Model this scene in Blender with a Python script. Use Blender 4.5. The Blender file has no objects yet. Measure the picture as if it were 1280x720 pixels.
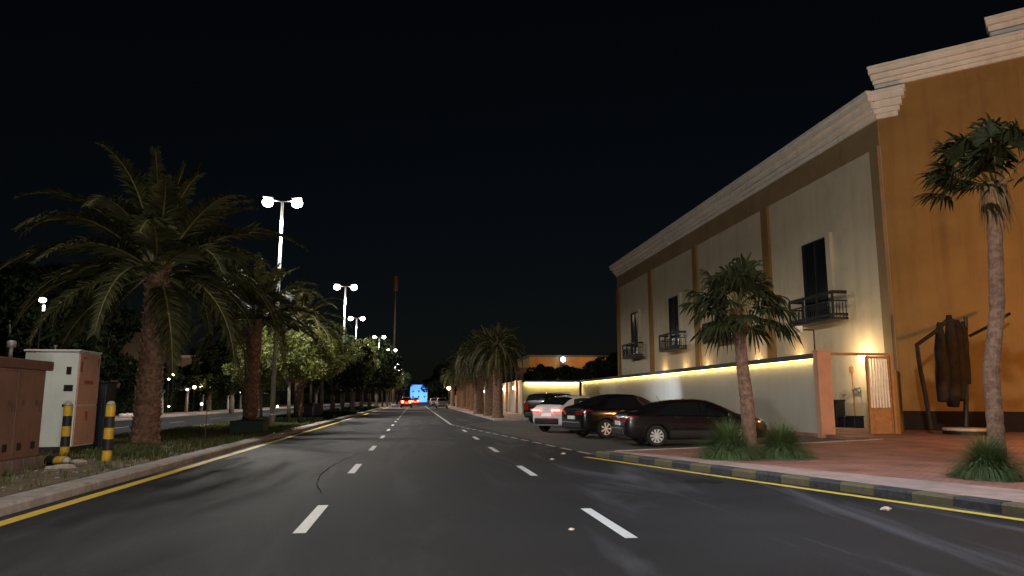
import bpy, math, random
from mathutils import Vector, Matrix
R = math.radians
rnd = random.Random(7)
sc = bpy.context.scene
col = sc.collection

# ------------------------------------------------------------------ camera
FPX = 909.0; CH = 1.45
PITCH = math.atan(139.0 / FPX)
YAW = math.atan(121.0 / FPX * math.cos(PITCH))
Fv = Vector((math.sin(YAW) * math.cos(PITCH), math.cos(YAW) * math.cos(PITCH), math.sin(PITCH)))
Rv = Vector((math.cos(YAW), -math.sin(YAW), 0))
Uv = Rv.cross(Fv)
CAM = Vector((0, 0, CH))
def ray(px, py):
    return Fv * FPX + Rv * (px - 640) - Uv * (py - 360)
def G(px, py, z=0.0):
    d = ray(px, py); return CAM + d * ((z - CH) / d.z)
def atY(px, py, Y):
    d = ray(px, py); return CAM + d * (Y / d.y)
def atX(px, py, X):
    d = ray(px, py); return CAM + d * (X / d.x)
def proj(p):
    d = Vector(p) - CAM; f = d.dot(Fv); return 640 + FPX * d.dot(Rv) / f, 360 - FPX * d.dot(Uv) / f
cam_d = bpy.data.cameras.new('camera'); cam = bpy.data.objects.new('camera', cam_d); col.objects.link(cam)
cam_d.sensor_width = 36; cam_d.lens = FPX / 1280 * 36; cam_d.clip_end = 3000; cam_d.clip_start = 0.05
m3 = Matrix((Rv, Uv, -Fv)).transposed()
cam.matrix_world = Matrix.Translation(CAM) @ m3.to_4x4()
sc.camera = cam

# ------------------------------------------------------------------ materials
MATS = {}
def mat(name, base=(0.5, 0.5, 0.5), rough=0.7, metal=0.0, noise=0.0, nscale=8.0, bump=0.0, bscale=40.0,
        base2=None, coat=0.0, emit=None, estr=0.0, island=0.0, spec=0.5, trans=0.0, detail=6, translu=0.0):
    if name in MATS: return MATS[name]
    m = bpy.data.materials.new(name); m.use_nodes = True
    nt = m.node_tree; b = nt.nodes['Principled BSDF']
    N = nt.nodes.new; Lk = nt.links.new
    b.inputs['Roughness'].default_value = rough; b.inputs['Metallic'].default_value = metal
    b.inputs['Specular IOR Level'].default_value = spec
    b.inputs['Coat Weight'].default_value = coat; b.inputs['Coat Roughness'].default_value = 0.08
    b.inputs['Base Color'].default_value = (*base, 1)
    tc = N('ShaderNodeTexCoord')
    if base2 is not None or noise > 0:
        if base2 is None: base2 = tuple(c * (1 - noise) for c in base)
        n = N('ShaderNodeTexNoise'); n.inputs['Scale'].default_value = nscale; n.inputs['Detail'].default_value = detail
        n.inputs['Roughness'].default_value = 0.62
        Lk(tc.outputs['Object'], n.inputs['Vector'])
        cr = N('ShaderNodeValToRGB'); cr.color_ramp.elements[0].position = 0.35; cr.color_ramp.elements[1].position = 0.65
        cr.color_ramp.elements[0].color = (*base, 1); cr.color_ramp.elements[1].color = (*base2, 1)
        Lk(n.outputs['Fac'], cr.inputs['Fac']); out = cr.outputs['Color']
        if island > 0:
            g = N('ShaderNodeNewGeometry'); mr = N('ShaderNodeMapRange')
            mr.inputs['To Min'].default_value = 1 - island; mr.inputs['To Max'].default_value = 1 + island
            Lk(g.outputs['Random Per Island'], mr.inputs['Value'])
            mx = N('ShaderNodeVectorMath'); mx.operation = 'SCALE'
            Lk(out, mx.inputs[0]); Lk(mr.outputs['Result'], mx.inputs['Scale']); out = mx.outputs['Vector']
        Lk(out, b.inputs['Base Color'])
        rr = N('ShaderNodeMapRange'); rr.inputs['To Min'].default_value = max(0.03, rough - 0.08); rr.inputs['To Max'].default_value = min(1, rough + 0.08)
        Lk(n.outputs['Fac'], rr.inputs['Value']); Lk(rr.outputs['Result'], b.inputs['Roughness'])
    if bump > 0:
        n2 = N('ShaderNodeTexNoise'); n2.inputs['Scale'].default_value = bscale; n2.inputs['Detail'].default_value = 5
        Lk(tc.outputs['Object'], n2.inputs['Vector'])
        bp = N('ShaderNodeBump'); bp.inputs['Strength'].default_value = bump; bp.inputs['Distance'].default_value = 0.02
        Lk(n2.outputs['Fac'], bp.inputs['Height']); Lk(bp.outputs['Normal'], b.inputs['Normal'])
    if emit is not None:
        b.inputs['Emission Color'].default_value = (*emit, 1); b.inputs['Emission Strength'].default_value = estr
    if translu > 0:
        tr = N('ShaderNodeBsdfTranslucent'); ms = N('ShaderNodeMixShader'); ms.inputs['Fac'].default_value = translu
        if b.inputs['Base Color'].is_linked: Lk(b.inputs['Base Color'].links[0].from_socket, tr.inputs['Color'])
        else: tr.inputs['Color'].default_value = (*base, 1)
        o = nt.nodes['Material Output']
        Lk(b.outputs['BSDF'], ms.inputs[1]); Lk(tr.outputs['BSDF'], ms.inputs[2]); Lk(ms.outputs['Shader'], o.inputs['Surface'])
    if trans > 0: b.inputs['Transmission Weight'].default_value = trans
    MATS[name] = m; return m

def asphalt_mat(name, dark, light, dust=0.0):
    m = mat(name, dark, 0.76, base2=light, nscale=0.35, bump=0.6, bscale=70, detail=8)
    nt = m.node_tree; N = nt.nodes.new; Lk = nt.links.new; b = nt.nodes['Principled BSDF']
    src = b.inputs['Base Color'].links[0].from_socket
    b.inputs['Specular IOR Level'].default_value = 0.3
    tc = N('ShaderNodeTexCoord')
    # streaks along the driving direction: worn wheel tracks and dust
    mp = N('ShaderNodeMapping'); mp.inputs['Scale'].default_value = (0.75, 0.10, 1); mp.inputs['Rotation'].default_value = (0, 0, R(7))
    Lk(tc.outputs['Object'], mp.inputs['Vector'])
    n = N('ShaderNodeTexNoise'); n.inputs['Scale'].default_value = 0.9; n.inputs['Detail'].default_value = 9; n.inputs['Distortion'].default_value = 1.4; n.inputs['Roughness'].default_value = .6
    Lk(mp.outputs['Vector'], n.inputs['Vector'])
    cr = N('ShaderNodeValToRGB'); cr.color_ramp.elements[0].position = 0.49; cr.color_ramp.elements[1].position = 0.70
    cr.color_ramp.elements[0].color = (0, 0, 0, 1); cr.color_ramp.elements[1].color = (1, 1, 1, 1)
    Lk(n.outputs['Fac'], cr.inputs['Fac'])
    sp = N('ShaderNodeTexNoise'); sp.inputs['Scale'].default_value = 38; sp.inputs['Detail'].default_value = 6; sp.inputs['Roughness'].default_value = .8
    Lk(tc.outputs['Object'], sp.inputs['Vector'])
    mr = N('ShaderNodeMapRange'); mr.inputs['From Min'].default_value = 0.3; mr.inputs['From Max'].default_value = 0.7
    mr.inputs['To Min'].default_value = 0.5; mr.inputs['To Max'].default_value = 1.6
    Lk(sp.outputs['Fac'], mr.inputs['Value'])
    mx = N('ShaderNodeMix'); mx.data_type = 'RGBA'
    mu = N('ShaderNodeMath'); mu.operation = 'MULTIPLY'; mu.inputs[1].default_value = dust
    sx = N('ShaderNodeSeparateXYZ'); gx = N('ShaderNodeMapRange'); gx.inputs['From Min'].default_value = 0.5; gx.inputs['From Max'].default_value = 5.5
    gx.inputs['To Min'].default_value = 0.35; gx.inputs['To Max'].default_value = 1.25
    Lk(tc.outputs['Object'], sx.inputs[0]); Lk(sx.outputs['X'], gx.inputs['Value'])
    m2_ = N('ShaderNodeMath'); m2_.operation = 'MULTIPLY'; Lk(cr.outputs['Color'], m2_.inputs[0]); Lk(gx.outputs['Result'], m2_.inputs[1])
    Lk(m2_.outputs[0], mu.inputs[0]); Lk(mu.outputs[0], mx.inputs['Factor'])
    Lk(src, mx.inputs['A']); mx.inputs['B'].default_value = (0.095, 0.098, 0.115, 1)
    vs = N('ShaderNodeVectorMath'); vs.operation = 'SCALE'
    Lk(mx.outputs['Result'], vs.inputs[0]); Lk(mr.outputs['Result'], vs.inputs['Scale'])
    Lk(vs.outputs['Vector'], b.inputs['Base Color'])
    return m
def add_streaks(m, amount=0.3, sc_=(1.6, 1.6, 0.10)):
    nt = m.node_tree; N = nt.nodes.new; Lk = nt.links.new; b = nt.nodes['Principled BSDF']
    src = b.inputs['Base Color'].links[0].from_socket; tc = N('ShaderNodeTexCoord')
    out = src
    for (sc3, lo, hi, am) in ((sc_, .50, .72, amount), ((.5, .5, .5), .52, .70, amount * .6), ((3.1, 3.1, .25), .60, .78, amount * .45)):
        mp = N('ShaderNodeMapping'); mp.inputs['Scale'].default_value = sc3; Lk(tc.outputs['Object'], mp.inputs['Vector'])
        n = N('ShaderNodeTexNoise'); n.inputs['Scale'].default_value = 1.0; n.inputs['Detail'].default_value = 8; n.inputs['Roughness'].default_value = .65
        Lk(mp.outputs['Vector'], n.inputs['Vector'])
        mr = N('ShaderNodeMapRange'); mr.inputs['From Min'].default_value = lo; mr.inputs['From Max'].default_value = hi
        mr.inputs['To Min'].default_value = 1; mr.inputs['To Max'].default_value = 1 - am; Lk(n.outputs['Fac'], mr.inputs['Value'])
        vs = N('ShaderNodeVectorMath'); vs.operation = 'SCALE'; Lk(out, vs.inputs[0]); Lk(mr.outputs['Result'], vs.inputs['Scale']); out = vs.outputs['Vector']
    Lk(out, b.inputs['Base Color'])
def brick_mat(name, c1, c2, mortar, scale, bw=0.5, rh=0.25, rough=0.8):
    m = mat(name, c1, rough)
    nt = m.node_tree; N = nt.nodes.new; Lk = nt.links.new; b = nt.nodes['Principled BSDF']
    tc = N('ShaderNodeTexCoord'); br = N('ShaderNodeTexBrick')
    br.inputs['Scale'].default_value = scale; br.inputs['Color1'].default_value = (*c1, 1); br.inputs['Color2'].default_value = (*c2, 1)
    br.inputs['Mortar'].default_value = (*mortar, 1); br.inputs['Mortar Size'].default_value = 0.012
    br.inputs['Brick Width'].default_value = bw; br.inputs['Row Height'].default_value = rh
    Lk(tc.outputs['Object'], br.inputs['Vector'])
    n = N('ShaderNodeTexNoise'); n.inputs['Scale'].default_value = 0.9; n.inputs['Detail'].default_value = 8
    Lk(tc.outputs['Object'], n.inputs['Vector'])
    mr = N('ShaderNodeMapRange'); mr.inputs['From Min'].default_value = 0.3; mr.inputs['From Max'].default_value = 0.7
    mr.inputs['To Min'].default_value = 0.6; mr.inputs['To Max'].default_value = 1.35
    Lk(n.outputs['Fac'], mr.inputs['Value'])
    vs = N('ShaderNodeVectorMath'); vs.operation = 'SCALE'
    Lk(br.outputs['Color'], vs.inputs[0]); Lk(mr.outputs['Result'], vs.inputs['Scale']); Lk(vs.outputs['Vector'], b.inputs['Base Color'])
    bp = N('ShaderNodeBump'); bp.inputs['Strength'].default_value = 0.4; bp.inputs['Distance'].default_value = 0.01; bp.invert = True
    Lk(br.outputs['Fac'], bp.inputs['Height']); Lk(bp.outputs['Normal'], b.inputs['Normal'])
    return m

M = dict(
    asphalt=asphalt_mat('asphalt', (0.0095, 0.0098, 0.0115), (0.019, 0.0195, 0.0225), 0.9),
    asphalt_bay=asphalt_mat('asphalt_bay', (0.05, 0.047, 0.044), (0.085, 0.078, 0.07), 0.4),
    tar=mat('tar_seal', (0.009, 0.009, 0.010), 0.95, noise=0.3, nscale=6, spec=0.02),
    soil=mat('soil', (0.16, 0.115, 0.075), 0.95, base2=(0.07, 0.055, 0.035), nscale=1.6, bump=0.8, bscale=14),
    sand=mat('sand', (0.22, 0.17, 0.125), 0.95, base2=(0.14, 0.11, 0.08), nscale=0.8, bump=0.6, bscale=12),
    white_paint=mat('road_paint_white', (0.82, 0.82, 0.80), 0.6, base2=(0.66, 0.66, 0.65), nscale=14, bump=0.2),
    worn_paint=mat('road_paint_worn', (0.6, 0.58, 0.54), 0.7, base2=(0.28, 0.27, 0.25), nscale=5, bump=0.2),
    yellow_paint=mat('road_paint_yellow', (0.80, 0.56, 0.07), 0.6, base2=(0.66, 0.45, 0.06), nscale=9, bump=0.2),
    concrete=mat('kerb_concrete', (0.42, 0.37, 0.345), 0.85, base2=(0.27, 0.24, 0.22), nscale=5, bump=0.5, bscale=30),
    kerb_yellow=mat('kerb_yellow', (0.125, 0.105, 0.05), 0.8, base2=(0.085, 0.078, 0.055), nscale=11, bump=0.4),
    kerb_black=mat('kerb_black', (0.016, 0.02, 0.03), 0.75, base2=(0.055, 0.055, 0.058), nscale=9, bump=0.4),
    footpath=mat('footpath_concrete', (0.42, 0.30, 0.265), 0.88, base2=(0.31, 0.22, 0.19), nscale=2.2, bump=0.4, bscale=24),
    pavers=brick_mat('red_pavers', (0.34, 0.145, 0.105), (0.27, 0.11, 0.08), (0.13, 0.08, 0.065), 1.0, 0.21, 0.105),
    plaster=mat('plaster_cream', (0.62, 0.53, 0.38), 0.9, base2=(0.55, 0.47, 0.335), nscale=0.5, bump=0.25, bscale=30, detail=9),
    ochre=mat('plaster_ochre', (0.31, 0.175, 0.05), 0.9, base2=(0.26, 0.14, 0.04), nscale=0.45, bump=0.25, bscale=30, detail=9),
    frieze=mat('plaster_frieze', (0.30, 0.20, 0.10), 0.9, base2=(0.24, 0.16, 0.08), nscale=0.6, bump=0.2, bscale=30),
    cornice=mat('cornice_white', (0.82, 0.77, 0.70), 0.8, base2=(0.74, 0.69, 0.62), nscale=1.2, bump=0.1),
    bwall=mat('boundary_wall', (0.43, 0.405, 0.36), 0.9, base2=(0.38, 0.355, 0.315), nscale=0.45, bump=0.3, bscale=22, detail=9),
    coping=mat('coping_dark', (0.07, 0.075, 0.09), 0.8, base2=(0.05, 0.053, 0.065), nscale=3, bump=0.3),
    pink=mat('pillar_pink', (0.55, 0.30, 0.20), 0.88, base2=(0.47, 0.25, 0.165), nscale=2, bump=0.25),
    dado=mat('dado_dark', (0.016, 0.009, 0.007), 0.6, base2=(0.022, 0.013, 0.009), nscale=2, spec=0.1),
    black_metal=mat('black_metal', (0.010, 0.010, 0.012), 0.55, metal=0.1, noise=0.4, nscale=12),
    steel=mat('galvanised_steel', (0.30, 0.30, 0.30), 0.5, metal=0.5, noise=0.25, nscale=6),
    rustmast=mat('mast_paint', (0.22, 0.18, 0.16), 0.7, noise=0.3, nscale=2),
    masthead=mat('mast_head', (0.16, 0.06, 0.05), 0.7, noise=0.3, nscale=2),
    gatewood=mat('gate_brown', (0.36, 0.17, 0.065), 0.6, noise=0.3, nscale=5),
    gatewhite=mat('gate_slat', (0.8, 0.76, 0.72), 0.6, noise=0.2, nscale=5),
    shutter=mat('dark_glass', (0.012, 0.013, 0.016), 0.12, noise=0.3, nscale=2),
    bark=mat('palm_bark', (0.30, 0.175, 0.11), 0.95, base2=(0.12, 0.066, 0.042), nscale=9, bump=1.0, bscale=25, island=0.35),
    fanbark=mat('fan_palm_bark', (0.21, 0.12, 0.08), 0.95, base2=(0.10, 0.055, 0.035), nscale=10, bump=0.9, bscale=20),
    treebark=mat('tree_bark', (0.20, 0.17, 0.13), 0.95, base2=(0.11, 0.09, 0.07), nscale=7, bump=0.8, bscale=20),
    whitewash=mat('whitewashed_bark', (0.62, 0.58, 0.5), 0.95, base2=(0.4, 0.37, 0.32), nscale=6, bump=0.6, bscale=20),
    frond=mat('date_frond', (0.036, 0.043, 0.014), 0.65, base2=(0.055, 0.052, 0.020), nscale=1.5, island=0.5, translu=0.15, spec=0.2),
    rachis=mat('palm_rachis', (0.17, 0.15, 0.06), 0.6, noise=0.3),
    fanleaf=mat('fan_leaf', (0.018, 0.024, 0.009), 0.65, base2=(0.030, 0.031, 0.011), nscale=1.5, island=0.5, translu=0.15, spec=0.15),
    deadleaf=mat('dead_frond', (0.20, 0.12, 0.05), 0.9, base2=(0.12, 0.07, 0.03), nscale=3, island=0.4),
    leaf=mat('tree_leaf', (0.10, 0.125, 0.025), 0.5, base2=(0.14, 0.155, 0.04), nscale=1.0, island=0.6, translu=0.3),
    unlitleaf=mat('unlit_leaf', (0.011, 0.017, 0.006), 0.7, base2=(0.018, 0.026, 0.01), nscale=1.0, island=0.5, spec=0.08),  # leaf colour darkened to stand for foliage out of the lamplight
    hedge=mat('hedge_leaf', (0.01, 0.017, 0.006), 0.7, base2=(0.015, 0.023, 0.009), nscale=1.0, island=0.5, spec=0.08),
    grass=mat('median_grass', (0.05, 0.085, 0.02), 0.7, base2=(0.13, 0.12, 0.045), nscale=0.7, island=0.5),
    orngrass=mat('fountain_grass', (0.06, 0.105, 0.03), 0.65, base2=(0.085, 0.115, 0.04), nscale=2.0, island=0.4, translu=0.2),
    cab_white=mat('cabinet_white', (0.66, 0.68, 0.62), 0.55, base2=(0.56, 0.58, 0.53), nscale=1.5, bump=0.05),
    cab_salmon=mat('cabinet_salmon', (0.56, 0.33, 0.24), 0.6, base2=(0.47, 0.27, 0.2), nscale=2.0, bump=0.05),
    cab_brown=mat('cabinet_brown', (0.235, 0.13, 0.10), 0.6, base2=(0.18, 0.10, 0.08), nscale=1.2, bump=0.1),
    cab_brown_dark=mat('cabinet_brown_trim', (0.15, 0.075, 0.06), 0.6, noise=0.3, nscale=3),
    plinth=mat('plinth_concrete', (0.25, 0.19, 0.165), 0.9, base2=(0.16, 0.12, 0.1), nscale=4, bump=0.5),
    black_plinth=mat('plinth_black', (0.03, 0.03, 0.035), 0.85, noise=0.3),
    red_mark=mat('red_sticker', (0.32, 0.09, 0.05), 0.6, noise=0.3, nscale=10),
    bol_yellow=mat('bollard_yellow', (0.75, 0.45, 0.03), 0.5, base2=(0.55, 0.32, 0.03), nscale=9),
    bol_black=mat('bollard_black', (0.02, 0.02, 0.024), 0.55, noise=0.4, nscale=9),
    bol_cap=mat('bollard_cap', (0.42, 0.38, 0.30), 0.6, noise=0.3, nscale=9),
    green_box=mat('planter_green', (0.018, 0.05, 0.036), 0.7, noise=0.4, nscale=3),
    blue_bin=mat('bin_blue', (0.009, 0.014, 0.028), 0.5, noise=0.3, nscale=4),
    tyre=mat('tyre', (0.012, 0.012, 0.012), 0.85, noise=0.3, nscale=20),
    rim=mat('alloy_rim', (0.75, 0.72, 0.70), 0.4, metal=0.25, noise=0.15, nscale=9),
    paint_maroon=mat('paint_maroon', (0.011, 0.0072, 0.0078), 0.3, metal=0.2, coat=1.0, noise=0.1, nscale=2),
    paint_black=mat('paint_black', (0.006, 0.006, 0.007), 0.3, metal=0.1, coat=1.0, noise=0.1, nscale=2),
    paint_brown=mat('paint_bronze', (0.006, 0.0055, 0.0055), 0.25, metal=0.0, coat=1.0, noise=0.1, nscale=2),
    paint_white=mat('paint_white', (0.80, 0.78, 0.80), 0.35, coat=1.0, noise=0.05, nscale=2),
    paint_silver=mat('paint_silver', (0.22, 0.215, 0.20), 0.35, metal=0.5, coat=1.0, noise=0.05, nscale=2),
    car_glass=mat('car_glass', (0.010, 0.011, 0.013), 0.05, spec=0.8, noise=0.2, nscale=2),
    trim=mat('car_trim', (0.014, 0.014, 0.015), 0.6, noise=0.3, nscale=10),
    chrome=mat('chrome', (0.7, 0.7, 0.72), 0.15, metal=1.0, noise=0.1, nscale=8),
    plate=mat('number_plate', (0.85, 0.85, 0.83), 0.4, noise=0.15, nscale=20),
    plate_lit=mat('number_plate_lit', (0.72, 0.72, 0.70), 0.4, emit=(1, 0.97, 0.95), estr=0.35, noise=0.1),
    tail_off=mat('tail_lamp_off', (0.22, 0.012, 0.010), 0.15, coat=1.0, noise=0.2, nscale=10),
    tail_on=mat('tail_lamp_on', (0.5, 0.02, 0.02), 0.2, emit=(1.0, 0.05, 0.025), estr=3.5, noise=0.1),
    tail_hot=mat('tail_lamp_hot', (0.5, 0.1, 0.05), 0.2, emit=(1.0, 0.20, 0.10), estr=14.0, noise=0.1),
    tail_far=mat('tail_lamp_bright', (0.5, 0.02, 0.02), 0.2, emit=(1.0, 0.06, 0.03), estr=30.0, noise=0.1),
    headlamp=mat('head_lamp', (0.10, 0.105, 0.11), 0.1, coat=1.0, noise=0.2, nscale=10),
    lens=mat('street_lens', (0.9, 0.9, 0.9), 0.3, emit=(1.0, 0.95, 0.84), estr=40.0, noise=0.02),
    led=mat('led_strip', (0.9, 0.8, 0.4), 0.3, emit=(1.0, 0.80, 0.25), estr=6.0, noise=0.02),
    warm=mat('warm_lamp', (0.9, 0.8, 0.6), 0.3, emit=(1.0, 0.74, 0.40), estr=14.0, noise=0.02),
    cool=mat('cool_lamp', (0.9, 0.9, 0.9), 0.3, emit=(0.92, 0.97, 1.0), estr=14.0, noise=0.02),
    litwin=mat('lit_window', (0.5, 0.4, 0.3), 0.3, emit=(1.0, 0.66, 0.32), estr=0.5, noise=0.1),
    far_wall=mat('far_villa_wall', (0.34, 0.28, 0.22), 0.9, noise=0.15, nscale=0.5),
    roof_tile=mat('roof_tile', (0.09, 0.06, 0.045), 0.85, noise=0.3, nscale=3),
    blue_wall=mat('far_white_wall', (0.7, 0.7, 0.7), 0.9, noise=0.08, nscale=0.3),
    parasol=mat('parasol_cloth', (0.035, 0.027, 0.022), 0.95, base2=(0.02, 0.016, 0.014), nscale=3, bump=0.4, bscale=8, spec=0.1),
    basestone=mat('parasol_base', (0.62, 0.5, 0.4), 0.8, noise=0.25, nscale=5),
    stone=mat('stones', (0.4, 0.34, 0.28), 0.9, noise=0.3, nscale=3),
    litter=mat('litter', (0.72, 0.62, 0.5), 0.8, noise=0.3, nscale=30),
)

for k_, a_ in (('plaster', .16), ('ochre', .22), ('bwall', .10), ('cornice', .18), ('pink', .2), ('cab_brown', .2), ('cab_white', .14), ('cab_salmon', .16), ('concrete', .3), ('footpath', .3), ('frieze', .2)): add_streaks(M[k_], a_)
# ------------------------------------------------------------------ mesh helpers
class MB:
    def __init__(s): s.v = []; s.f = []; s.m = []
    def add(s, vs, fs, mi=0):
        o = len(s.v); s.v += [tuple(v) for v in vs]
        s.f += [tuple(i + o for i in f) for f in fs]; s.m += [mi] * len(fs); return s
    def box(s, c, d, rz=0, mi=0, ry=0, rx=0):
        hx, hy, hz = d[0] / 2, d[1] / 2, d[2] / 2
        mt = Matrix.Rotation(rz, 3, 'Z') @ Matrix.Rotation(ry, 3, 'Y') @ Matrix.Rotation(rx, 3, 'X')
        vs = [mt @ Vector((x, y, z)) + Vector(c) for x in (-hx, hx) for y in (-hy, hy) for z in (-hz, hz)]
        return s.add(vs, [(0, 1, 3, 2), (4, 6, 7, 5), (0, 4, 5, 1), (2, 3, 7, 6), (0, 2, 6, 4), (1, 5, 7, 3)], mi)
    def bx(s, x0, x1, y0, y1, z0, z1, mi=0):
        return s.box(((x0 + x1) / 2, (y0 + y1) / 2, (z0 + z1) / 2), (abs(x1 - x0), abs(y1 - y0), abs(z1 - z0)), mi=mi)
    def tube(s, pts, rad, n=8, mi=0, caps=True):
        pts = [Vector(p) for p in pts]
        if not isinstance(rad, (list, tuple)): rad = [rad] * len(pts)
        vs = []; fs = []; prev = None
        for i, p in enumerate(pts):
            t = (pts[min(i + 1, len(pts) - 1)] - pts[max(i - 1, 0)]).normalized()
            if prev is None:
                a = Vector((1, 0, 0)) if abs(t.x) < 0.9 else Vector((0, 1, 0))
                prev = (a - t * a.dot(t)).normalized()
            else: prev = (prev - t * prev.dot(t)).normalized()
            b = t.cross(prev)
            for k in range(n):
                a = 2 * math.pi * k / n
                vs.append(p + (prev * math.cos(a) + b * math.sin(a)) * rad[i])
        for i in range(len(pts) - 1):
            for k in range(n):
                k2 = (k + 1) % n
                fs.append((i * n + k, i * n + k2, (i + 1) * n + k2, (i + 1) * n + k))
        if caps:
            fs.append(tuple(range(n))[::-1]); fs.append(tuple((len(pts) - 1) * n + k for k in range(n)))
        return s.add(vs, fs, mi)
    def lathe(s, prof, n=24, c=(0, 0, 0), mi=0, wob=None):
        vs = []; fs = []
        for i, (r, z) in enumerate(prof):
            for k in range(n):
                a = 2 * math.pi * k / n
                rr = r if wob is None else r * wob(i, k)
                vs.append((c[0] + rr * math.cos(a), c[1] + rr * math.sin(a), c[2] + z))
        for i in range(len(prof) - 1):
            for k in range(n):
                k2 = (k + 1) % n
                fs.append((i * n + k, i * n + k2, (i + 1) * n + k2, (i + 1) * n + k))
        fs.append(tuple(range(n))[::-1]); fs.append(tuple((len(prof) - 1) * n + k for k in range(n)))
        return s.add(vs, fs, mi)
    def quad(s, a, b, c, d, mi=0): return s.add([a, b, c, d], [(0, 1, 2, 3)], mi)
    def prism(s, poly, z0, z1, mi=0):
        n = len(poly)
        vs = [(x, y, z0) for x, y in poly] + [(x, y, z1) for x, y in poly]
        fs = [tuple(range(n))[::-1], tuple(range(n, 2 * n))] + [(i, (i + 1) % n, n + (i + 1) % n, n + i) for i in range(n)]
        return s.add(vs, fs, mi)
    def mesh(s, name, mats, smooth=False):
        me = bpy.data.meshes.new(name); me.from_pydata(s.v, [], s.f)
        if not isinstance(mats, (list, tuple)): mats = [mats]
        for m in mats: me.materials.append(m)
        if len(mats) > 1: me.polygons.foreach_set('material_index', s.m)
        if smooth: me.polygons.foreach_set('use_smooth', [True] * len(s.f))
        me.update(); return me
    def build(s, name, mats, parent=None, smooth=False, bevel=0.0, auto=False):
        o = bpy.data.objects.new(name, s.mesh(name, mats, smooth)); col.objects.link(o)
        if parent is not None: o.parent = parent
        if bevel > 0:
            b = o.modifiers.new('bevel', 'BEVEL'); b.width = bevel; b.segments = 2; b.limit_method = 'ANGLE'; b.angle_limit = R(40)
        if auto:
            o.data.set_sharp_from_angle(angle=R(35))
        return o
def tag(o, label, cat, group=None, kind=None):
    if label: o['label'] = label
    if cat: o['category'] = cat
    if group: o['group'] = group
    if kind: o['kind'] = kind
    return o
def struct(o, label=None, cat=None): return tag(o, label, cat, kind='structure')
def thing(name, label, cat, loc=(0, 0, 0), rz=0, group=None):
    o = bpy.data.objects.new(name, None); col.objects.link(o); o.empty_display_size = 0.3
    o.location = loc; o.rotation_euler = (0, 0, rz); return tag(o, label, cat, group)
def copy_tree(o, parent=None, loc=None, rz=None, label=None, scale=None, group=None):
    c = o.copy(); col.objects.link(c)
    if parent is not None: c.parent = parent
    if loc is not None: c.location = loc
    if rz is not None: c.rotation_euler = (0, 0, rz)
    if label: c['label'] = label
    if group: c['group'] = group
    if scale: c.scale = (scale, scale, scale) if not isinstance(scale, tuple) else scale
    for ch in list(o.children): copy_tree(ch, c)
    return c
def light(name, kind, loc, power, color=(1, 1, 1), radius=0.1, target=None, spot=None, blend=0.5, size=None):
    d = bpy.data.lights.new(name, kind); d.energy = power; d.color = color
    if kind in ('POINT', 'SPOT'): d.shadow_soft_size = radius
    if kind == 'SPOT': d.spot_size = R(spot or 120); d.spot_blend = blend
    if kind == 'AREA' and size: d.shape = 'RECTANGLE'; d.size, d.size_y = size
    o = bpy.data.objects.new(name, d); col.objects.link(o); o.location = loc
    if target is not None:
        o.rotation_euler = (Vector(target) - Vector(loc)).to_track_quat('-Z', 'Y').to_euler()
    return o

# ------------------------------------------------------------------ world: a very dim night sky and faint moonlight
w = bpy.data.worlds.new('World'); sc.world = w; w.use_nodes = True
nt = w.node_tree; sky = nt.nodes.new('ShaderNodeTexSky'); sky.sky_type = 'NISHITA'; sky.sun_disc = False
sky.sun_elevation = R(25); sky.sun_rotation = R(200); sky.air_density = 1.0; sky.dust_density = 1.0
bg = nt.nodes['Background']; bg.inputs['Strength'].default_value = 0.0007
nt.links.new(sky.outputs['Color'], bg.inputs['Color'])
moon = bpy.data.lights.new('moon', 'SUN'); moon.energy = 0.003; moon.angle = R(0.5); moon.color = (0.8, 0.88, 1)
mo = bpy.data.objects.new('moon', moon); col.objects.link(mo); mo.rotation_euler = (R(65), 0, R(-20))

# ------------------------------------------------------------------ ground and roads
b = MB(); S = 1500
b.quad((-S, -S, -0.06), (S, -S, -0.06), (S, S, -0.06), (-S, S, -0.06))
struct(b.build('ground', M['sand']))
YE = 420.0
def strip(name, x0, x1, y0, y1, z, m, n=1):
    b = MB(); b.quad((x0, y0, z), (x1, y0, z), (x1, y1, z), (x0, y1, z)); return struct(b.build(name, m))
KX = -5.10                                  # face of the median kerb
K0 = G(745, 571); K1 = G(1252, 642)         # near right kerb, flaring to the junction
kd = (K1 - K0).normalized(); K2 = K1 + kd * 9
F0 = G(567, 531); F0 = Vector((5.35, 48, 0))
BAYX = 15.15
strip('road', KX - 0.02, 26, -30, YE, 0.0, M['asphalt'])
strip('opposite_road', -20.2, -10.9, -30, YE, 0.0, M['asphalt'])

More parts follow.
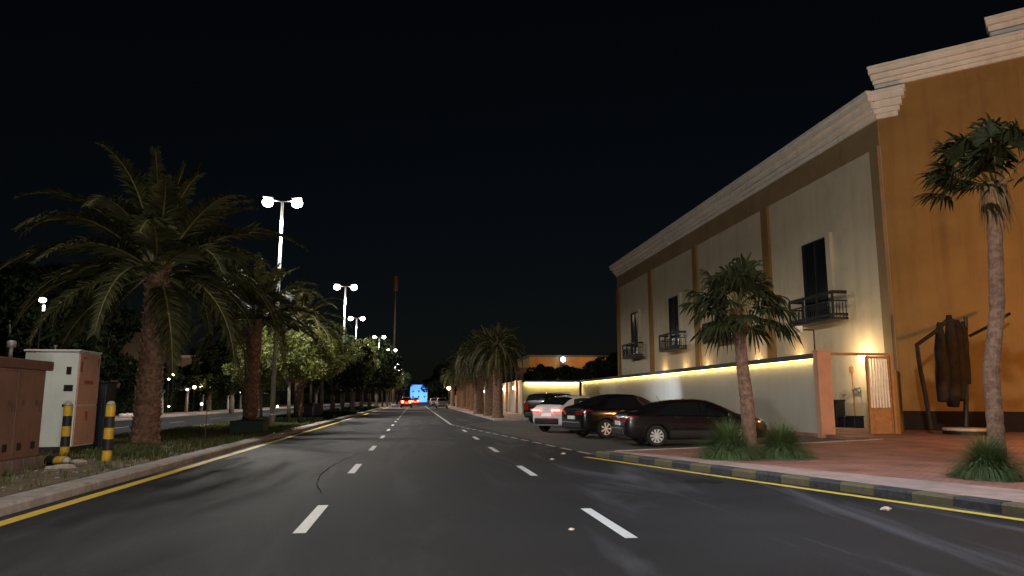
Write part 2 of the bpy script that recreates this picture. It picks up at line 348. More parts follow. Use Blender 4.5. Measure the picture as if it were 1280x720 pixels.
# median bed
def slab(name, poly, z0, z1, m, label=None):
    b = MB(); b.prism(poly, z0, z1); return struct(b.build(name, m))
slab('median_bed', [(-10.95, -30), (KX - 0.42, -30), (KX - 0.42, YE), (-10.95, YE)], -0.05, 0.10, M['soil'])
def kerb(name, pts, w, h, mats, seglen=0.9, side=1, gap=0.012, alt=True):
    """Kerbstones laid end to end along a polyline; one structure."""
    b = MB(); k = 0
    for (a, c) in zip(pts[:-1], pts[1:]):
        a = Vector(a[:2]); c = Vector(c[:2]); L = (c - a).length; d = (c - a) / L; nrm = Vector((-d.y, d.x)) * side
        n = max(1, int(round(L / seglen)))
        for i in range(n):
            p = a + d * (L * i / n + gap / 2); q = a + d * (L * (i + 1) / n - gap / 2)
            jt = rnd.uniform(-0.006, 0.006); ch = 0.035
            prof = [(0, -0.05), (0.0 + jt, h - ch), (ch + jt, h + jt * 0.5), (w, h + jt * 0.5), (w, -0.05)]
            vs = [(p.x + nrm.x * u, p.y + nrm.y * u, z) for u, z in prof] + [(q.x + nrm.x * u, q.y + nrm.y * u, z) for u, z in prof]
            nn = len(prof)
            b.add(vs, [tuple(range(nn)), tuple(range(nn, 2 * nn))[::-1]] + [(j, nn + j, nn + (j + 1) % nn, (j + 1) % nn) for j in range(nn)], (k % 2) if alt else 0)
            k += 1
    return struct(b.build(name, mats))
kerb('median_kerb', [(KX, -5), (KX, 140)], 0.42, 0.14, M['concrete'], 1.0, alt=False)
kerb('opposite_kerb', [(-10.95, 5), (-10.95, 140)], 0.2, 0.14, M['concrete'], 3.0, side=-1, alt=False)
kerb('far_side_kerb', [(-20.2, 5), (-20.2, 160)], 0.2, 0.14, M['concrete'], 3.0, alt=False)
slab('far_footpath', [(-24.0, 5), (-20.4, 5), (-20.4, 300), (-24.0, 300)], -0.05, 0.13, M['footpath'])

# right side: flared kerb, footpath, red paved forecourt
side_r = -1
tip = Vector((K0.x, K0.y, 0))
kerb('painted_kerb', [tip, K1, K2], 0.24, 0.14, [M['kerb_yellow'], M['kerb_black']], 0.62, side=1)
nk = Vector((-kd.y, kd.x, 0))
if nk.x < 0 and nk.y < 0: nk = -nk
A = tip + nk * 0.24; B = K2 + nk * 0.24
Wd = 2.5                                     # concrete strip along the kerb
ret = Vector((BAYX, tip.y + 1.1, 0))
P = lambda v: (v.x, v.y)
slab('footpath', [P(A), P(B), P(B + nk * Wd), P(A + nk * 0.5 + kd * 1.2), P(A + nk * 0.3 + kd * 0.1)], -0.05, 0.135, M['footpath'])
slab('forecourt', [P(A + nk * 0.3 + kd * 0.1), P(A + nk * 0.5 + kd * 1.2), P(B + nk * Wd), (34, B.y + 1), (34, 40), (BAYX + 0.25, 40), (BAYX + 0.25, ret.y + 3.3), (10, tip.y + 1.9)], -0.05, 0.131, M['pavers'])
kerb('bay_return_kerb', [A + nk * 0.3, (10, tip.y + 1.9), (BAYX + 0.2, ret.y + 3.3)], 0.15, 0.15, M['concrete'], 0.9, side=-1, alt=False)
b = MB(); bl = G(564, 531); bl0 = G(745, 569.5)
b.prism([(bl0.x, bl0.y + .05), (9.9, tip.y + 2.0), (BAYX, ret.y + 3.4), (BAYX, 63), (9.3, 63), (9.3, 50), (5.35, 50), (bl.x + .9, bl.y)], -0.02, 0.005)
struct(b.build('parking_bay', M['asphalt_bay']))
# far right footpath beside the palms
kerb('far_kerb', [(5.35, 50), (5.35, 160)], 0.2, 0.13, M['concrete'], 1.5, side=-1, alt=False)
slab('palm_footpath', [(5.55, 50), (9.55, 50), (9.55, 300), (5.55, 300)], -0.05, 0.12, M['footpath'])
# road markings
def band(b, a, c, wd, z=0.006):
    a = Vector(a[:2]); c = Vector(c[:2]); d = (c - a).normalized(); n = Vector((-d.y, d.x)) * wd / 2
    b.add([(a.x - n.x, a.y - n.y, z), (c.x - n.x, c.y - n.y, z), (c.x + n.x, c.y + n.y, z), (a.x + n.x, a.y + n.y, z)], [(3, 2, 1, 0)])
b = MB(); band(b, (-4.80, -4), (-4.80, 160), 0.20); 
struct(b.build('median_edge_line', M['yellow_paint']))
b = MB(); off = -nk * 0.30
band(b, tip + off * 1.0, K2 + off * 1.0, 0.17); struct(b.build('kerb_edge_line', M['yellow_paint']))
b = MB()
d0 = G(388, 650); xl = (G(388, 650).x + G(445, 585).x) / 2
xr = (G(762, 655).x + G(657, 588).x) / 2
def dashes(x, ystart, per, ln, n, b):
    for i in range(n):
        y = ystart + i * per; band(b, (x, y), (x, y + ln), 0.14)
yl = G(380, 667).y; yl2 = G(441, 592).y
yr = G(797, 673).y; yr2 = G(668, 595).y
print('dash', xl, xr, yl, yl2, G(403, 632).y, G(450, 579).y, yr, yr2, G(733, 636).y, G(647, 582).y)
b1 = MB(); dashes(xl, yl, yl2 - yl, (G(403, 632).y - yl), 26, b1)
struct(b1.build('lane_dashes', M['white_paint']))
b1 = MB(); dashes(xr, yr, yr2 - yr, (G(733, 636).y - yr), 5, b1)
struct(b1.build('turn_lane_dashes', M['white_paint']))
b1 = MB(); band(b1, G(655, 529 + 0) if False else (bl.x, bl.y), (bl.x, 160), 0.14); struct(b1.build('far_edge_line', M['worn_paint']))
b1 = MB(); n = 15
for i in range(n):
    a = bl.lerp(bl0, (i + 0.1) / n); c = bl.lerp(bl0, (i + 0.72) / n); band(b1, a, c, 0.13, 0.011)
struct(b1.build('bay_line', M['worn_paint']))
# tar seams and patched strip on the near road
def seam(pts, wd, name):
    b = MB(); r = random.Random(len(pts)); P2 = []
    for i in range(len(pts) - 1):
        for k in range(6): P2.append(Vector(pts[i]).lerp(Vector(pts[i + 1]), k / 6))
    P2.append(Vector(pts[-1])); P2 = [p + Vector((r.gauss(0, .006), r.gauss(0, .01), 0)) for p in P2]; vs = []
    for i, p in enumerate(P2):
        t_ = (P2[min(i + 1, len(P2) - 1)] - P2[max(0, i - 1)]).normalized(); n_ = Vector((-t_.y, t_.x, 0)) * wd * r.uniform(.25, .7)
        vs += [(p.x - n_.x, p.y - n_.y, .0045), (p.x + n_.x, p.y + n_.y, .0045)]
    b.add(vs, [(2 * i, 2 * i + 2, 2 * i + 3, 2 * i + 1) for i in range(len(P2) - 1)]); struct(b.build(name, M['tar']))
gg = lambda *q: [tuple(G(x, y)[:2]) + (0,) for x, y in q]
seam(gg((402, 617), (396, 606), (400, 594), (412, 584), (432, 574), (452, 566)), .022, 'tar_seam')
# markings of the opposite road
b1 = MB()
for i in range(14): band(b1, (-15, 12 + i * 9), (-15, 15 + i * 9), 0.13)
band(b1, (-19.8, 5), (-19.8, 160), 0.13)
struct(b1.build('opposite_lane_dashes', M['worn_paint']))

# ------------------------------------------------------------------ grass
def tuft_stuff(name, label, n, area, m, h=(0.06, 0.16), z=0.10, dens=None, wdt=0.012, clump=5):
    b = MB(); c = 0
    while c < n:
        x = rnd.uniform(area[0], area[1]); y = rnd.uniform(area[2], area[3])
        if dens and rnd.random() > dens(x, y): continue
        for _ in range(clump):
            xx = x + rnd.gauss(0, .05); yy = y + rnd.gauss(0, .05); hh = rnd.uniform(*h); a = rnd.uniform(0, 6.28); l = rnd.uniform(0.2, 0.7) * hh
            wx = math.cos(a + 1.57) * wdt; wy = math.sin(a + 1.57) * wdt
            b.add([(xx - wx, yy - wy, z), (xx + wx, yy + wy, z), (xx + math.cos(a) * l, yy + math.sin(a) * l, z + hh)], [(0, 1, 2)])
        c += 1
    return tag(b.build(name, m), label, 'grass', kind='stuff')
tuft_stuff('grass', 'short green and dry grass on the median bed between kerb and palms', 9000, (-10.7, KX - 0.5, 8, 45), M['grass'],
           dens=lambda x, y: (0.12 if y < 17.5 else 1.0) * (0.35 + 0.65 * (math.sin(x * 2.3 + y * .9) > -.2)))
tuft_stuff('ground_cover', 'low dark ground cover under the median trees', 9000, (-9.7, KX - 0.5, 42, 120), M['unlitleaf'], h=(0.12, 0.35), wdt=0.04)
# small stones strewn at the bed edge
b = MB()
for i in range(260):
    y = rnd.uniform(12, 24); x = rnd.uniform(-8.8, KX - 0.45); s = rnd.uniform(0.01, 0.035)
    b.box((x, y, 0.105), (s * 1.6, s * 1.2, s), rz=rnd.uniform(0, 3))
tag(b.build('gravel', M['stone']), 'scattered pebbles and clods on the bare soil beside the cabinets', 'gravel', kind='stuff')

# ------------------------------------------------------------------ palms
def date_crown(seed, L=4.8, n=36, leaf=0.55, nl=52, emin=-35, droop=1.0, extra=()):
    r = random.Random(seed); b = MB(); rb = MB()
    for i in range(n + len(extra)):
        az = i * 2.39996 + r.uniform(-.2, .2); t = min(1, i / (n - 1))
        el = R(88 - (88 - emin) * t ** 0.85 + r.uniform(-7, 7)); Lf = L * r.uniform(.82, 1.08) * (0.66 + 0.34 * min(1, t * 2.6))
        if i >= n: az, el, Lf = R(extra[i - n][0]), R(extra[i - n][1]), L * extra[i - n][2]
        p = Vector((math.cos(az) * 0.18, math.sin(az) * 0.18, -0.15 + 0.35 * (1 - t))); pts = [p.copy()]; e = el; N = 16
        curl = r.uniform(.7, 1.25) * droop * (.55 + .45 * min(1, t / .45)); tw = r.uniform(-.35, .35)
        for k in range(N):
            s = k / N
            e -= R(5.0) * curl * (0.35 + 1.4 * s) * max(0.15, math.cos(e) + 0.25)
            a2 = az + tw * s * s
            d = Vector((math.cos(a2) * math.cos(e), math.sin(a2) * math.cos(e), math.sin(e)))
            p = p + d * (Lf / N); pts.append(p.copy())
        rb.tube(pts, [0.045 * (1 - 0.85 * k / N) + 0.004 for k in range(N + 1)], 4)
        side0 = Vector((-math.sin(az), math.cos(az), 0))
        for q in range(nl):
            s = 0.14 + 0.86 * (q + r.random() * .6) / nl; f = s * N; k = min(N - 1, int(f)); fr = f - k
            c = pts[k].lerp(pts[k + 1], fr); d = (pts[k + 1] - pts[k]).normalized(); up = side0.cross(d).normalized()
            if up.z < 0: up = -up
            ll = leaf * (math.sin(math.pi * min(1, (s + .12)) ** 0.8) * .75 + .3) * r.uniform(.8, 1.15)
            for sg in (-1, 1):
                dv = (side0 * sg * r.uniform(.75, .95) + d * (0.55 + 0.5 * s) + up * r.uniform(-.05, .55)).normalized()
                tip_ = c + dv * ll - Vector((0, 0, ll * r.uniform(.1, .4)))
                mid = c + dv * ll * .5
                wv = d * 0.033
                b.add([c - wv, c + wv, mid + wv * 1.1, tip_, mid - wv * 1.1], [(0, 1, 2, 3, 4)])
    return b, rb
def date_trunk(h, r0, r1, seed, stubs=True):
    r = random.Random(seed); b = MB()
    prof = []; n = int(h / 0.09)
    for i in range(n + 1):
        t = i / n; rr = r0 + (r1 - r0) * min(1, t * 1.3); rr *= 1 + 0.25 * max(0, 0.06 - t) / .06
        if t > .9: rr *= 1 + 0.18 * (t - .9) / .1
        prof.append((rr * (0.93 + 0.05 * (i % 2)), t * h))
    b.lathe(prof, 18, wob=lambda i, k: 1 + 0.03 * math.sin(i * 1.7 + k * 2.1))
    if stubs:
        m = int(h / 0.026)
        for i in range(m):
            z = 0.15 + (h - 0.1) * i / m; t = z / h; a = i * 2.39996
            rr = (r0 + (r1 - r0) * min(1, t * 1.3)) * .92 * (1 + (0.16 * (t - .85) / .15 if t > .85 else 0))
            wd = r.uniform(.075, .115); hh = r.uniform(.09, .15) * (1 + 1.2 * max(0, t - .72)); pr = r.uniform(.05, .095) * (1 + 2.2 * max(0, t - .7))
            ca, sa = math.cos(a), math.sin(a); tx, ty = -sa, ca
            P0 = Vector((ca * rr, sa * rr, z))
            T = Vector((tx, ty, 0)) * wd; O = Vector((ca, sa, 0))
            vs = [P0 - T, P0 + T, P0 + T * .65 + O * pr + Vector((0, 0, hh)), P0 - T * .65 + O * pr + Vector((0, 0, hh)), P0 - T * .6 + Vector((0, 0, hh * .9)) - O * .02, P0 + T * .6 + Vector((0, 0, hh * .9)) - O * .02]
            b.add(vs, [(0, 1, 2, 3), (3, 2, 5, 4), (0, 3, 4), (1, 5, 2)])
    return b
def date_palm(loc, h, label, seed, L=4.8, n=36, r0=.42, r1=.32, rz=0, nl=52, leaf=.55, emin=-35, droop=1.0, extra=(), group='date palms along the median', stubs=True):
    t = thing('date_palm', label, 'palm tree', loc, rz, group)
    date_trunk(h, r0, r1, seed, stubs).build('trunk', M['bark'], t)
    c, rb = date_crown(seed, L, n, leaf, nl, emin, droop, extra)
    o = c.build('crown', M['frond'], t); o.location = (0, 0, h)
    rb.build('frond_stems', M['rachis'], o, smooth=True)
    return t
p1 = G(181, 556, .1)
date_palm((p1.x, p1.y, .05), 5.35, 'biggest date palm on the left, thick scaly trunk beside the striped bollard', 11, L=4.65, n=42, r0=.41, r1=.30, emin=0, nl=92, leaf=.82, extra=((-50, -50, .72), (-12, -18, 1.0), (8, -28, .95), (-150, -42, .72), (165, -12, 1.0)))
p2 = G(308, 536, .1)
date_palm((p2.x, p2.y + .6, .05), 5.3, 'dark date palm standing directly behind the green planter box', 23, L=4.2, leaf=.7, nl=60, n=32, r0=.34, r1=.33, rz=1.0, emin=-5)
p3 = atY(378, 400, 52)
date_palm((p3.x, 52, .05), 6.9, 'date palm rising from the light green trees behind the tall grey lamp pole', 5, L=4.0, n=30, r0=.34, r1=.3, rz=2.0, emin=-20, stubs=False)
# row of palms right of the far road
far0 = None
palm_rows = [(622, 53), (609, 60), (603, 67), (598, 76), (591, 86), (584, 97), (578, 109), (573, 122), (566, 138)]
names = ['first', 'second', 'third', 'fourth', 'fifth', 'sixth', 'seventh', 'eighth', 'farthest']
for i, (px, Y) in enumerate(palm_rows):
    x = atY(px, 515, Y).x + (0 if i < 1 else 0.4 * rnd.uniform(-1, 1)); lab = '%s palm counted from the camera in the row before the warmly lit wall' % names[i]
    if i == 0: lab = 'nearest palm of the row by the lit wall, at the parking bay end'
    if far0 is None:
        far0 = date_palm((x, Y, .1), 5.1, lab, 31, L=2.7, n=46, r0=.40, r1=.33, emin=-50, nl=36, leaf=.5, droop=1.2, group='palms in a row along the right footpath', stubs=False)
    else: copy_tree(far0, loc=(x, Y, .1), rz=i * 1.3, label=lab, scale=(1.15, 1.15, rnd.uniform(1.05, 1.3)))

def fan_crown(seed, n=30, fr=0.62, pl=0.6, emin=-50, seg=22, wind=Vector((0, 0, 0))):
    r = random.Random(seed); b = MB(); pb = MB(); dead = MB()
    for i in range(n):
        t = i / (n - 1); az = i * 2.39996 + r.uniform(-.25, .25)
        el = R(80 - (80 - emin) * t + r.uniform(-10, 10)); is_dead = False
        d = Vector((math.cos(az) * math.cos(el), math.sin(az) * math.cos(el), math.sin(el))) + wind * r.uniform(.2, .6)
        d.normalize(); L = pl * r.uniform(.55, 1.3)
        base = Vector((math.cos(az) * .08, math.sin(az) * .08, 0)); hub = base + d * L + Vector((0, 0, -.10 * L))
        pb.tube([base, base.lerp(hub, .5) + Vector((0, 0, .03)), hub], [.02, .014, .009], 4)
        side = d.cross(Vector((0, 0, 1)))
        if side.length < .1: side = Vector((1, 0, 0))
        side.normalize(); up = side.cross(d).normalized()
        tgt = dead if is_dead else b
        for k in range(seg):
            a = R(-115 + 230 * (k + .5) / seg + r.uniform(-4, 4)); l = fr * (0.72 + 0.28 * math.cos(a * .8)) * r.uniform(.85, 1.12)
            dv = d * math.cos(a) + side * math.sin(a) + up * 0.12 * math.cos(a * 2)
            dv.normalize(); q = dv.cross(up).normalized() * 0.03
            m1 = hub + dv * l * .55 ; droopv = Vector((0, 0, -l * r.uniform(.2, .75))) + wind * l * .2
            m2 = hub + dv * l * .82 + droopv * .4; tp = hub + dv * l + droopv
            tgt.add([hub, m1 - q, m2 - q * .6, tp, m2 + q * .6, m1 + q], [(0, 1, 2, 3, 4, 5)])
    return b, pb, dead
def fan_palm(loc, pts, rad, label, seed, n=30, fr=.62, pl=.6, wind=Vector((0, 0, 0)), skirt=0.6, crown_scale=1.0, emin=-50, seg=22, group='fan palms on the forecourt edge'):
    t = thing('fan_palm', label, 'palm tree', loc, 0, group)
    b = MB(); N = 36; P_ = []; rr = []
    for i in range(N + 1):
        f = i / N * (len(pts) - 1); k = min(len(pts) - 2, int(f)); P_.append(Vector(pts[k]).lerp(Vector(pts[k + 1]), f - k))
        rr.append(rad[0] + (rad[1] - rad[0]) * i / N + 0.012 * (i % 2))
    b.tube(P_, rr, 14); b.build('trunk', M['fanbark'], t)
    c, pb, dead = fan_crown(seed, n, fr, pl, emin, seg, wind)
    o = c.build('crown', M['fanleaf'], t); o.location = pts[-1]; o.scale = (crown_scale,) * 3
    pb.build('leaf_stalks', M['rachis'], o)
    r = random.Random(seed)
    for i in range(int(160 * skirt)):
        a = r.uniform(0, 6.28); l = r.uniform(.25, .6) * (1 + skirt * .6); rr_ = rad[1] + r.uniform(0, .12)
        p = Vector((math.cos(a) * rr_, math.sin(a) * rr_, r.uniform(-.3 * skirt, .05)))
        e = p + Vector((math.cos(a) * r.uniform(0, .2), math.sin(a) * r.uniform(0, .2), -l)); q = Vector((-math.sin(a), math.cos(a), 0)) * .02
        dead.add([p - q, p + q, e], [(0, 1, 2)])
    s = dead.build('dead_leaf_skirt', M['deadleaf'], t); s.location = pts[-1]
    return t
zf = .13
q1 = G(938, 567, zf); top1 = atY(922, 380, q1.y)
fan_palm((q1.x, q1.y, zf), [(0, 0, -.05), (-.02, 0, 1.2), ((top1.x - q1.x) * .7, 0, 2.2), (top1.x - q1.x, 0, top1.z - zf)], (.175, .125),
         'short fan palm with fluffy crown growing between two grass clumps at the kerb', 3, n=34, fr=.68, pl=.75, wind=Vector((-.12, 0, .0)), emin=-42, seg=26)
q2 = G(1249, 590, zf); top2 = atY(1242, 232, q2.y)
fan_palm((q2.x, q2.y, zf), [(0, 0, -.05), (.03, 0, 1.8), ((top2.x - q2.x) * .6, 0, 3.0), (top2.x - q2.x, 0, top2.z - zf)], (.14, .12),
         'tall slim fan palm at the right side, trunk lit orange, before the ochre wall', 9, n=21, fr=.56, pl=.8, wind=Vector((-1.0, 0, .35)), skirt=1.0, emin=-5, seg=26)
# fountain grass clumps
def grass_clump(loc, h, r_, label, seed, n=3000):
    r = random.Random(seed); b = MB()
    for i in range(n):
        a = r.uniform(0, 6.28); u = r.random() ** .8; rb_ = r_ * .30 * u * r.random(); l = h * r.uniform(.75, 1.2)
        el = R(88 - 50 * u + r.uniform(-8, 8)); p = Vector((math.cos(a) * rb_, math.sin(a) * rb_, 0)); a += r.uniform(-.35, .35)
        q = Vector((-math.sin(a), math.cos(a), 0)); L_ = [p]; e = el
        for k in range(4):
            d = Vector((math.cos(a) * math.cos(e), math.sin(a) * math.cos(e), math.sin(e))); p = p + d * l / 4; L_.append(p); e -= R(8 + 34 * u * r.uniform(.7, 1.3))
        w_ = [.004, .0045, .004, .003]
        vs = [L_[k] - q * w_[k] for k in range(4)] + [L_[4]] + [L_[k] + q * w_[k] for k in (3, 2, 1, 0)]
        b.add(vs, [(0, 1, 7, 8), (1, 2, 6, 7), (2, 3, 5, 6), (3, 4, 5)])
    o = b.build('grass_clump', M['orngrass']); o.location = loc
    return tag(o, label, 'ornamental grass', 'fountain grass clumps')
for i, (px, py, h, r_, lab) in enumerate([(912, 573, .92, .8, 'green fountain grass clump left of the short fan palm trunk'),
                                    (978, 572, .86, .75, 'green fountain grass clump right of the short fan palm trunk'),
                                    (1236, 598, .76, .6, 'yellowish grass clump at the foot of the tall orange lit palm')]):
    g = G(px, py, zf); grass_clump((g.x, g.y, zf), h, r_, lab, 50 + i)
# soil rings of the planting pits
b = MB()
for (px, py, r_) in ((945, 571, 1.35), (1240, 596, .7)):
    g = G(px, py, zf); b.lathe([(r_, -.01), (r_, .008)], 28, (g.x, g.y, zf))
struct(b.build('planting_soil', M['soil']))

# ------------------------------------------------------------------ broadleaf trees
def crown_mesh(seed, rx, rz, n, leaf, clumps=26):
    r = random.Random(seed); b = MB(); cs = []
    for i in range(clumps):
        while True:
            v = Vector((r.uniform(-1, 1), r.uniform(-1, 1), r.uniform(-1, 1)))
            if .35 < v.length < 1: break
        cs.append((Vector((v.x * rx, v.y * rx, v.z * rz)), r.uniform(.28, .5) * rx))
    for i in range(n):
        c, cr = cs[r.randrange(clumps)]
        v = Vector((r.gauss(0, 1), r.gauss(0, 1), r.gauss(0, 1))).normalized() * cr * r.uniform(.55, 1.0) ** .5; v.z *= .7
        p = c + v; s = leaf * r.uniform(.6, 1.3)
        a = Vector((r.gauss(0, 1), r.gauss(0, 1), r.gauss(0, .6))).normalized(); u = a.orthogonal().normalized(); u.rotate(Matrix.Rotation(r.uniform(0, 6.28), 3, a)); w_ = a.cross(u)
        b.add([p - u * s, p - w_ * s * .45, p + u * s, p + w_ * s * .45], [(0, 1, 2, 3)])
    return b
def tree(name, label, cat, loc, h, rx, rz, n, leaf, m, seed, trunk_r=.12, group=None, stems=3, bark=None, cl=26, th=None):
    t = thing(name, label, cat, loc, 0, group); r = random.Random(seed)
    b = MB(); th = th or (h - rz * 2) * 1.0
    jx, jy = r.uniform(-.15, .15), r.uniform(-.15, .15)
    b.tube([(0, 0, -.1), (jx * .5, jy * .5, th * .5), (jx, jy, th)], [trunk_r * 1.25, trunk_r, trunk_r * .85], 10)
    for k in range(stems + 2):
        a = k * 2.4 + r.uniform(-.3, .3); q = rx * r.uniform(.35, .7)
        b.tube([(jx, jy, th * .92), (jx + math.cos(a) * q * .4, jy + math.sin(a) * q * .4, th + rz * .45), (jx + math.cos(a) * q, jy + math.sin(a) * q, th + rz * r.uniform(.9, 1.5))],
               [trunk_r * .7, trunk_r * .45, trunk_r * .15], 6)
    b.build('trunk', bark or M['treebark'], t, smooth=True)
    c = crown_mesh(seed, rx, rz, n, leaf, cl).build('crown', m, t); c.location = (0, 0, h - rz)
    return t
gt = 'broadleaf trees on the median'
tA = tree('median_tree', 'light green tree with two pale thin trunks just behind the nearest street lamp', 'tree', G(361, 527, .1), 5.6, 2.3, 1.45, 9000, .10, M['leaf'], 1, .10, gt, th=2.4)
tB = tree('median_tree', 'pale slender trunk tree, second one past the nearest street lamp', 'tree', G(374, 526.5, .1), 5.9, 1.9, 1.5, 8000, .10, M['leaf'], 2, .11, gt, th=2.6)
tC = tree('median_tree', 'dark tall tree behind the bright ones, just right of the second street lamp post', 'tree', atY(416, 510, 66) * Vector((1, 1, 0)).to_3d() if False else (atY(416, 510, 66).x, 66, .08), 6.9, 2.7, 2.3, 8000, .13, M['unlitleaf'], 3, .2, gt, th=2.0)
spots = [(327, 33.5 + 14, 'bright green tree crown showing left of the nearest lamp post, behind the planter palm', .82, 'A'),
         (388, 52, 'third light green median tree from the nearest lamp, bins under it', 1.0, 'B'),
         (402, 58, 'tall light green tree under the second street lamp', 1.22, 'A'),
         (428, 70, 'tree with yellow green lit top near the third lamp', 1.2, 'A'),
         (440, 78, 'dark tree with lit crown top left of the third lamp pole', 1.25, 'C'),
         (452, 88, 'dark round tree behind the third lamp pole', 1.15, 'C'),
         (462, 100, 'dark tree before the fourth lamp', 1.25, 'C'),
         (470, 115, 'dark tree below the fourth lamp', 1.2, 'C'),
         (478, 132, 'small far green tree right of the fourth lamp', 1.2, 'B'),
         (484, 155, 'far green tree beneath the farther lamps', 1.3, 'A'),
         (490, 185, 'farther green tree near the tail lights', 1.35, 'B'),
         (496, 230, 'farthest dark tree left of the red tail lights', 1.5, 'C')]
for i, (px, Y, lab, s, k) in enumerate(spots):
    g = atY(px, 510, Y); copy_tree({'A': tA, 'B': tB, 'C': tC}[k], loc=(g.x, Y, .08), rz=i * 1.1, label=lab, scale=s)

# ------------------------------------------------------------------ street lamps
def street_lamp(px, Y, htot, label, first=None):
    g = atY(px, 500, Y)
    if first is not None:
        return copy_tree(first, loc=(g.x, Y, .1), label=label, scale=(1, 1, htot / 12.0))
    t = thing('street_lamp', label, 'street lamp', (g.x, Y, .1), 0, 'twin arm street lamps along the median')
    b = MB(); b.lathe([(.24, 0), (.24, .03), (.17, .05), (.17, .5), (.15, .55)], 14); b.build('base', M['steel'], t, smooth=False)
    b = MB(); b.tube([(0, 0, .5), (0, 0, 6), (0, 0, 12.0)], [.135, .105, .07], 12); b.build('pole', M['steel'], t, smooth=True)
    b = MB(); b.tube([(-.62, 0, 12.06), (0, 0, 12.0), (.62, 0, 12.06)], .035, 8); b.build('arm', M['steel'], t, smooth=True)
    for sg in (-1, 1):
        hb = MB(); hb.box((sg * .80, 0, 12.21), (.56, .30, .07), ry=-sg * R(6)); hb.box((sg * .80, 0, 12.26), (.4, .06, .05), ry=-sg * R(6))
        h = hb.build('luminaire', M['steel'], t, bevel=.02)
        l = MB(); l.lathe([(.12, 12.17), (.24, 12.11), (.30, 12.0), (.30, 11.88), (.24, 11.77), (.13, 11.71), (.03, 11.69)], 18, (sg * .80, 0, 0)); l.build('lens', M['lens'], h, smooth=True)  # lens oversized so that its shape takes in the glare
    return t
lamps = [(341, 41.3, 12.4), (427, 71, 12.1), (442.5, 100, 12.2), (472, 130, 12.2), (488, 160, 11.9), (483, 192, 11.9), (493, 225, 11.9), (497, 262, 11.5), (500, 300, 11.5), (503, 345, 11.5), (505, 395, 11.5)]
ords = ['nearest twin headed street lamp, tall grey pole in front of the green trees', 'second street lamp from the camera, above the tall median trees', 'third street lamp from the camera, its top level with the mast',
        'fourth street lamp from the camera', 'fifth street lamp, just left of the thin brown mast', 'sixth street lamp from the camera', 'seventh street lamp from the camera', 'eighth street lamp of the row', 'ninth street lamp of the row', 'tenth street lamp of the row', 'farthest street lamp, by the blue lit building']
LC = (1.0, 0.94, 0.85)
first = None
for i, ((px, Y, h), lab) in enumerate(zip(lamps, ords)):
    o = street_lamp(px, Y, h, lab, first); first = first or o
    if i == 0: o.scale = (1, 1, h / 12)
    if i < 5:
        for sg in (-1, 1): light('street_lamp_light', 'SPOT', (o.location.x + sg * .8, Y, 11.4 * h / 12), 4600, LC, .16, (o.location.x + sg * 3.0, Y, 0), 160, .3)
    elif i < 11: light('street_lamp_light', 'SPOT', (o.location.x, Y, 11.6), 10000, LC, .3, (o.location.x, Y, 0), 150, .35)
# the same row continues beside and behind the camera
for Y in (11.0, -19.0):
    for sg in (-1, 1): light('street_lamp_light', 'SPOT', (-7.9 + sg * .8, Y, 12), 1300, LC, .16, (-7.9 + sg * 2.2, Y, 0), 155, .35)

# thin telecom mast
g = atY(491, 500, 170); t = thing('telecom_mast', 'thin tall brownish mast with a dark red cylinder head', 'mast', (g.x, 170, 0))
ht = atY(491, 345, 170).z
b = MB(); b.lathe([(.9, 0), (.9, .3), (.35, .4)], 12); b.build('base', M['concrete'], t)
b = MB(); b.tube([(0, 0, .3), (0, 0, ht * .5), (0, 0, ht - 3.4)], [.28, .24, .18], 12); b.build('pole', M['rustmast'], t, smooth=True)
b = MB(); b.lathe([(.25, ht - 3.6), (.58, ht - 3.5), (.58, ht), (.5, ht + .05)], 14); b.build('antenna_shroud', M['masthead'], t, smooth=False)
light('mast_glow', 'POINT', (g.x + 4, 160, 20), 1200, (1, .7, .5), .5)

# ------------------------------------------------------------------ cabinets and bollards on the median
# brown cabinet: its long door side runs along the road
ca = G(50, 584, .1)
t = thing('utility_cabinet', 'big brown metal cabinet with overhanging lid at the left picture edge', 'utility cabinet', (ca.x, ca.y, .1), 0)
CL = 3.2; HB = atY(53, 452, ca.y).z - .1
b = MB()
for k in range(8):
    b.bx(.0 + rnd.uniform(0, .012), .07, -CL + k * .4 + .006, -CL + k * .4 + .394, -.06, .23)
b.bx(-1.0, -.001, -CL + .01, -.01, -.06, .225); b.build('plinth', M['plinth'], t, bevel=.01)
b = MB(); b.bx(-.98, -.03, -CL + .06, -.05, .232, HB - .19); b.build('body', M['cab_brown'], t, bevel=.012)
b = MB(); b.bx(-1.08, .06, -CL - .04, .06, HB - .188, HB); b.build('lid', M['cab_brown_dark'], t, bevel=.02)
for k in range(3):
    y0 = -CL + .09 + k * 1.0
    b = MB(); b.bx(-.028, -.004, y0, y0 + .975, .30, HB - .24); d = b.build('door', M['cab_brown'], t, bevel=.006)
    b = MB(); b.box((.012, y0 + .87, 1.2), (.03, .035, .2)); b.build('handle', M['cab_brown_dark'], d, bevel=.008)
    for yy in (y0 + .22, y0 + .72):
        b = MB(); b.box((.0, yy, .46), (.02, .13, .14))
        for j in range(3): b.box((.010, yy, .42 + j * .04), (.012, .11, .012))
        b.build('vent', M['black_metal'], d)
        b = MB(); b.box((.0, yy, 1.28), (.016, .10, .10)); b.build('badge', M['cab_brown_dark'], d, bevel=.01)
vp = atY(13, 445, ca.y - 1.2); vx = vp.x - ca.x
b = MB(); b.tube([(vx, -1.2, HB), (vx, -1.2, HB + .3)], .035, 10); b.lathe([(.03, HB + .2), (.075, HB + .22), (.08, HB + .31), (.05, HB + .34)], 12, (vx, -1.2, 0)); b.build('vent_pipe', M['steel'], t, smooth=True)
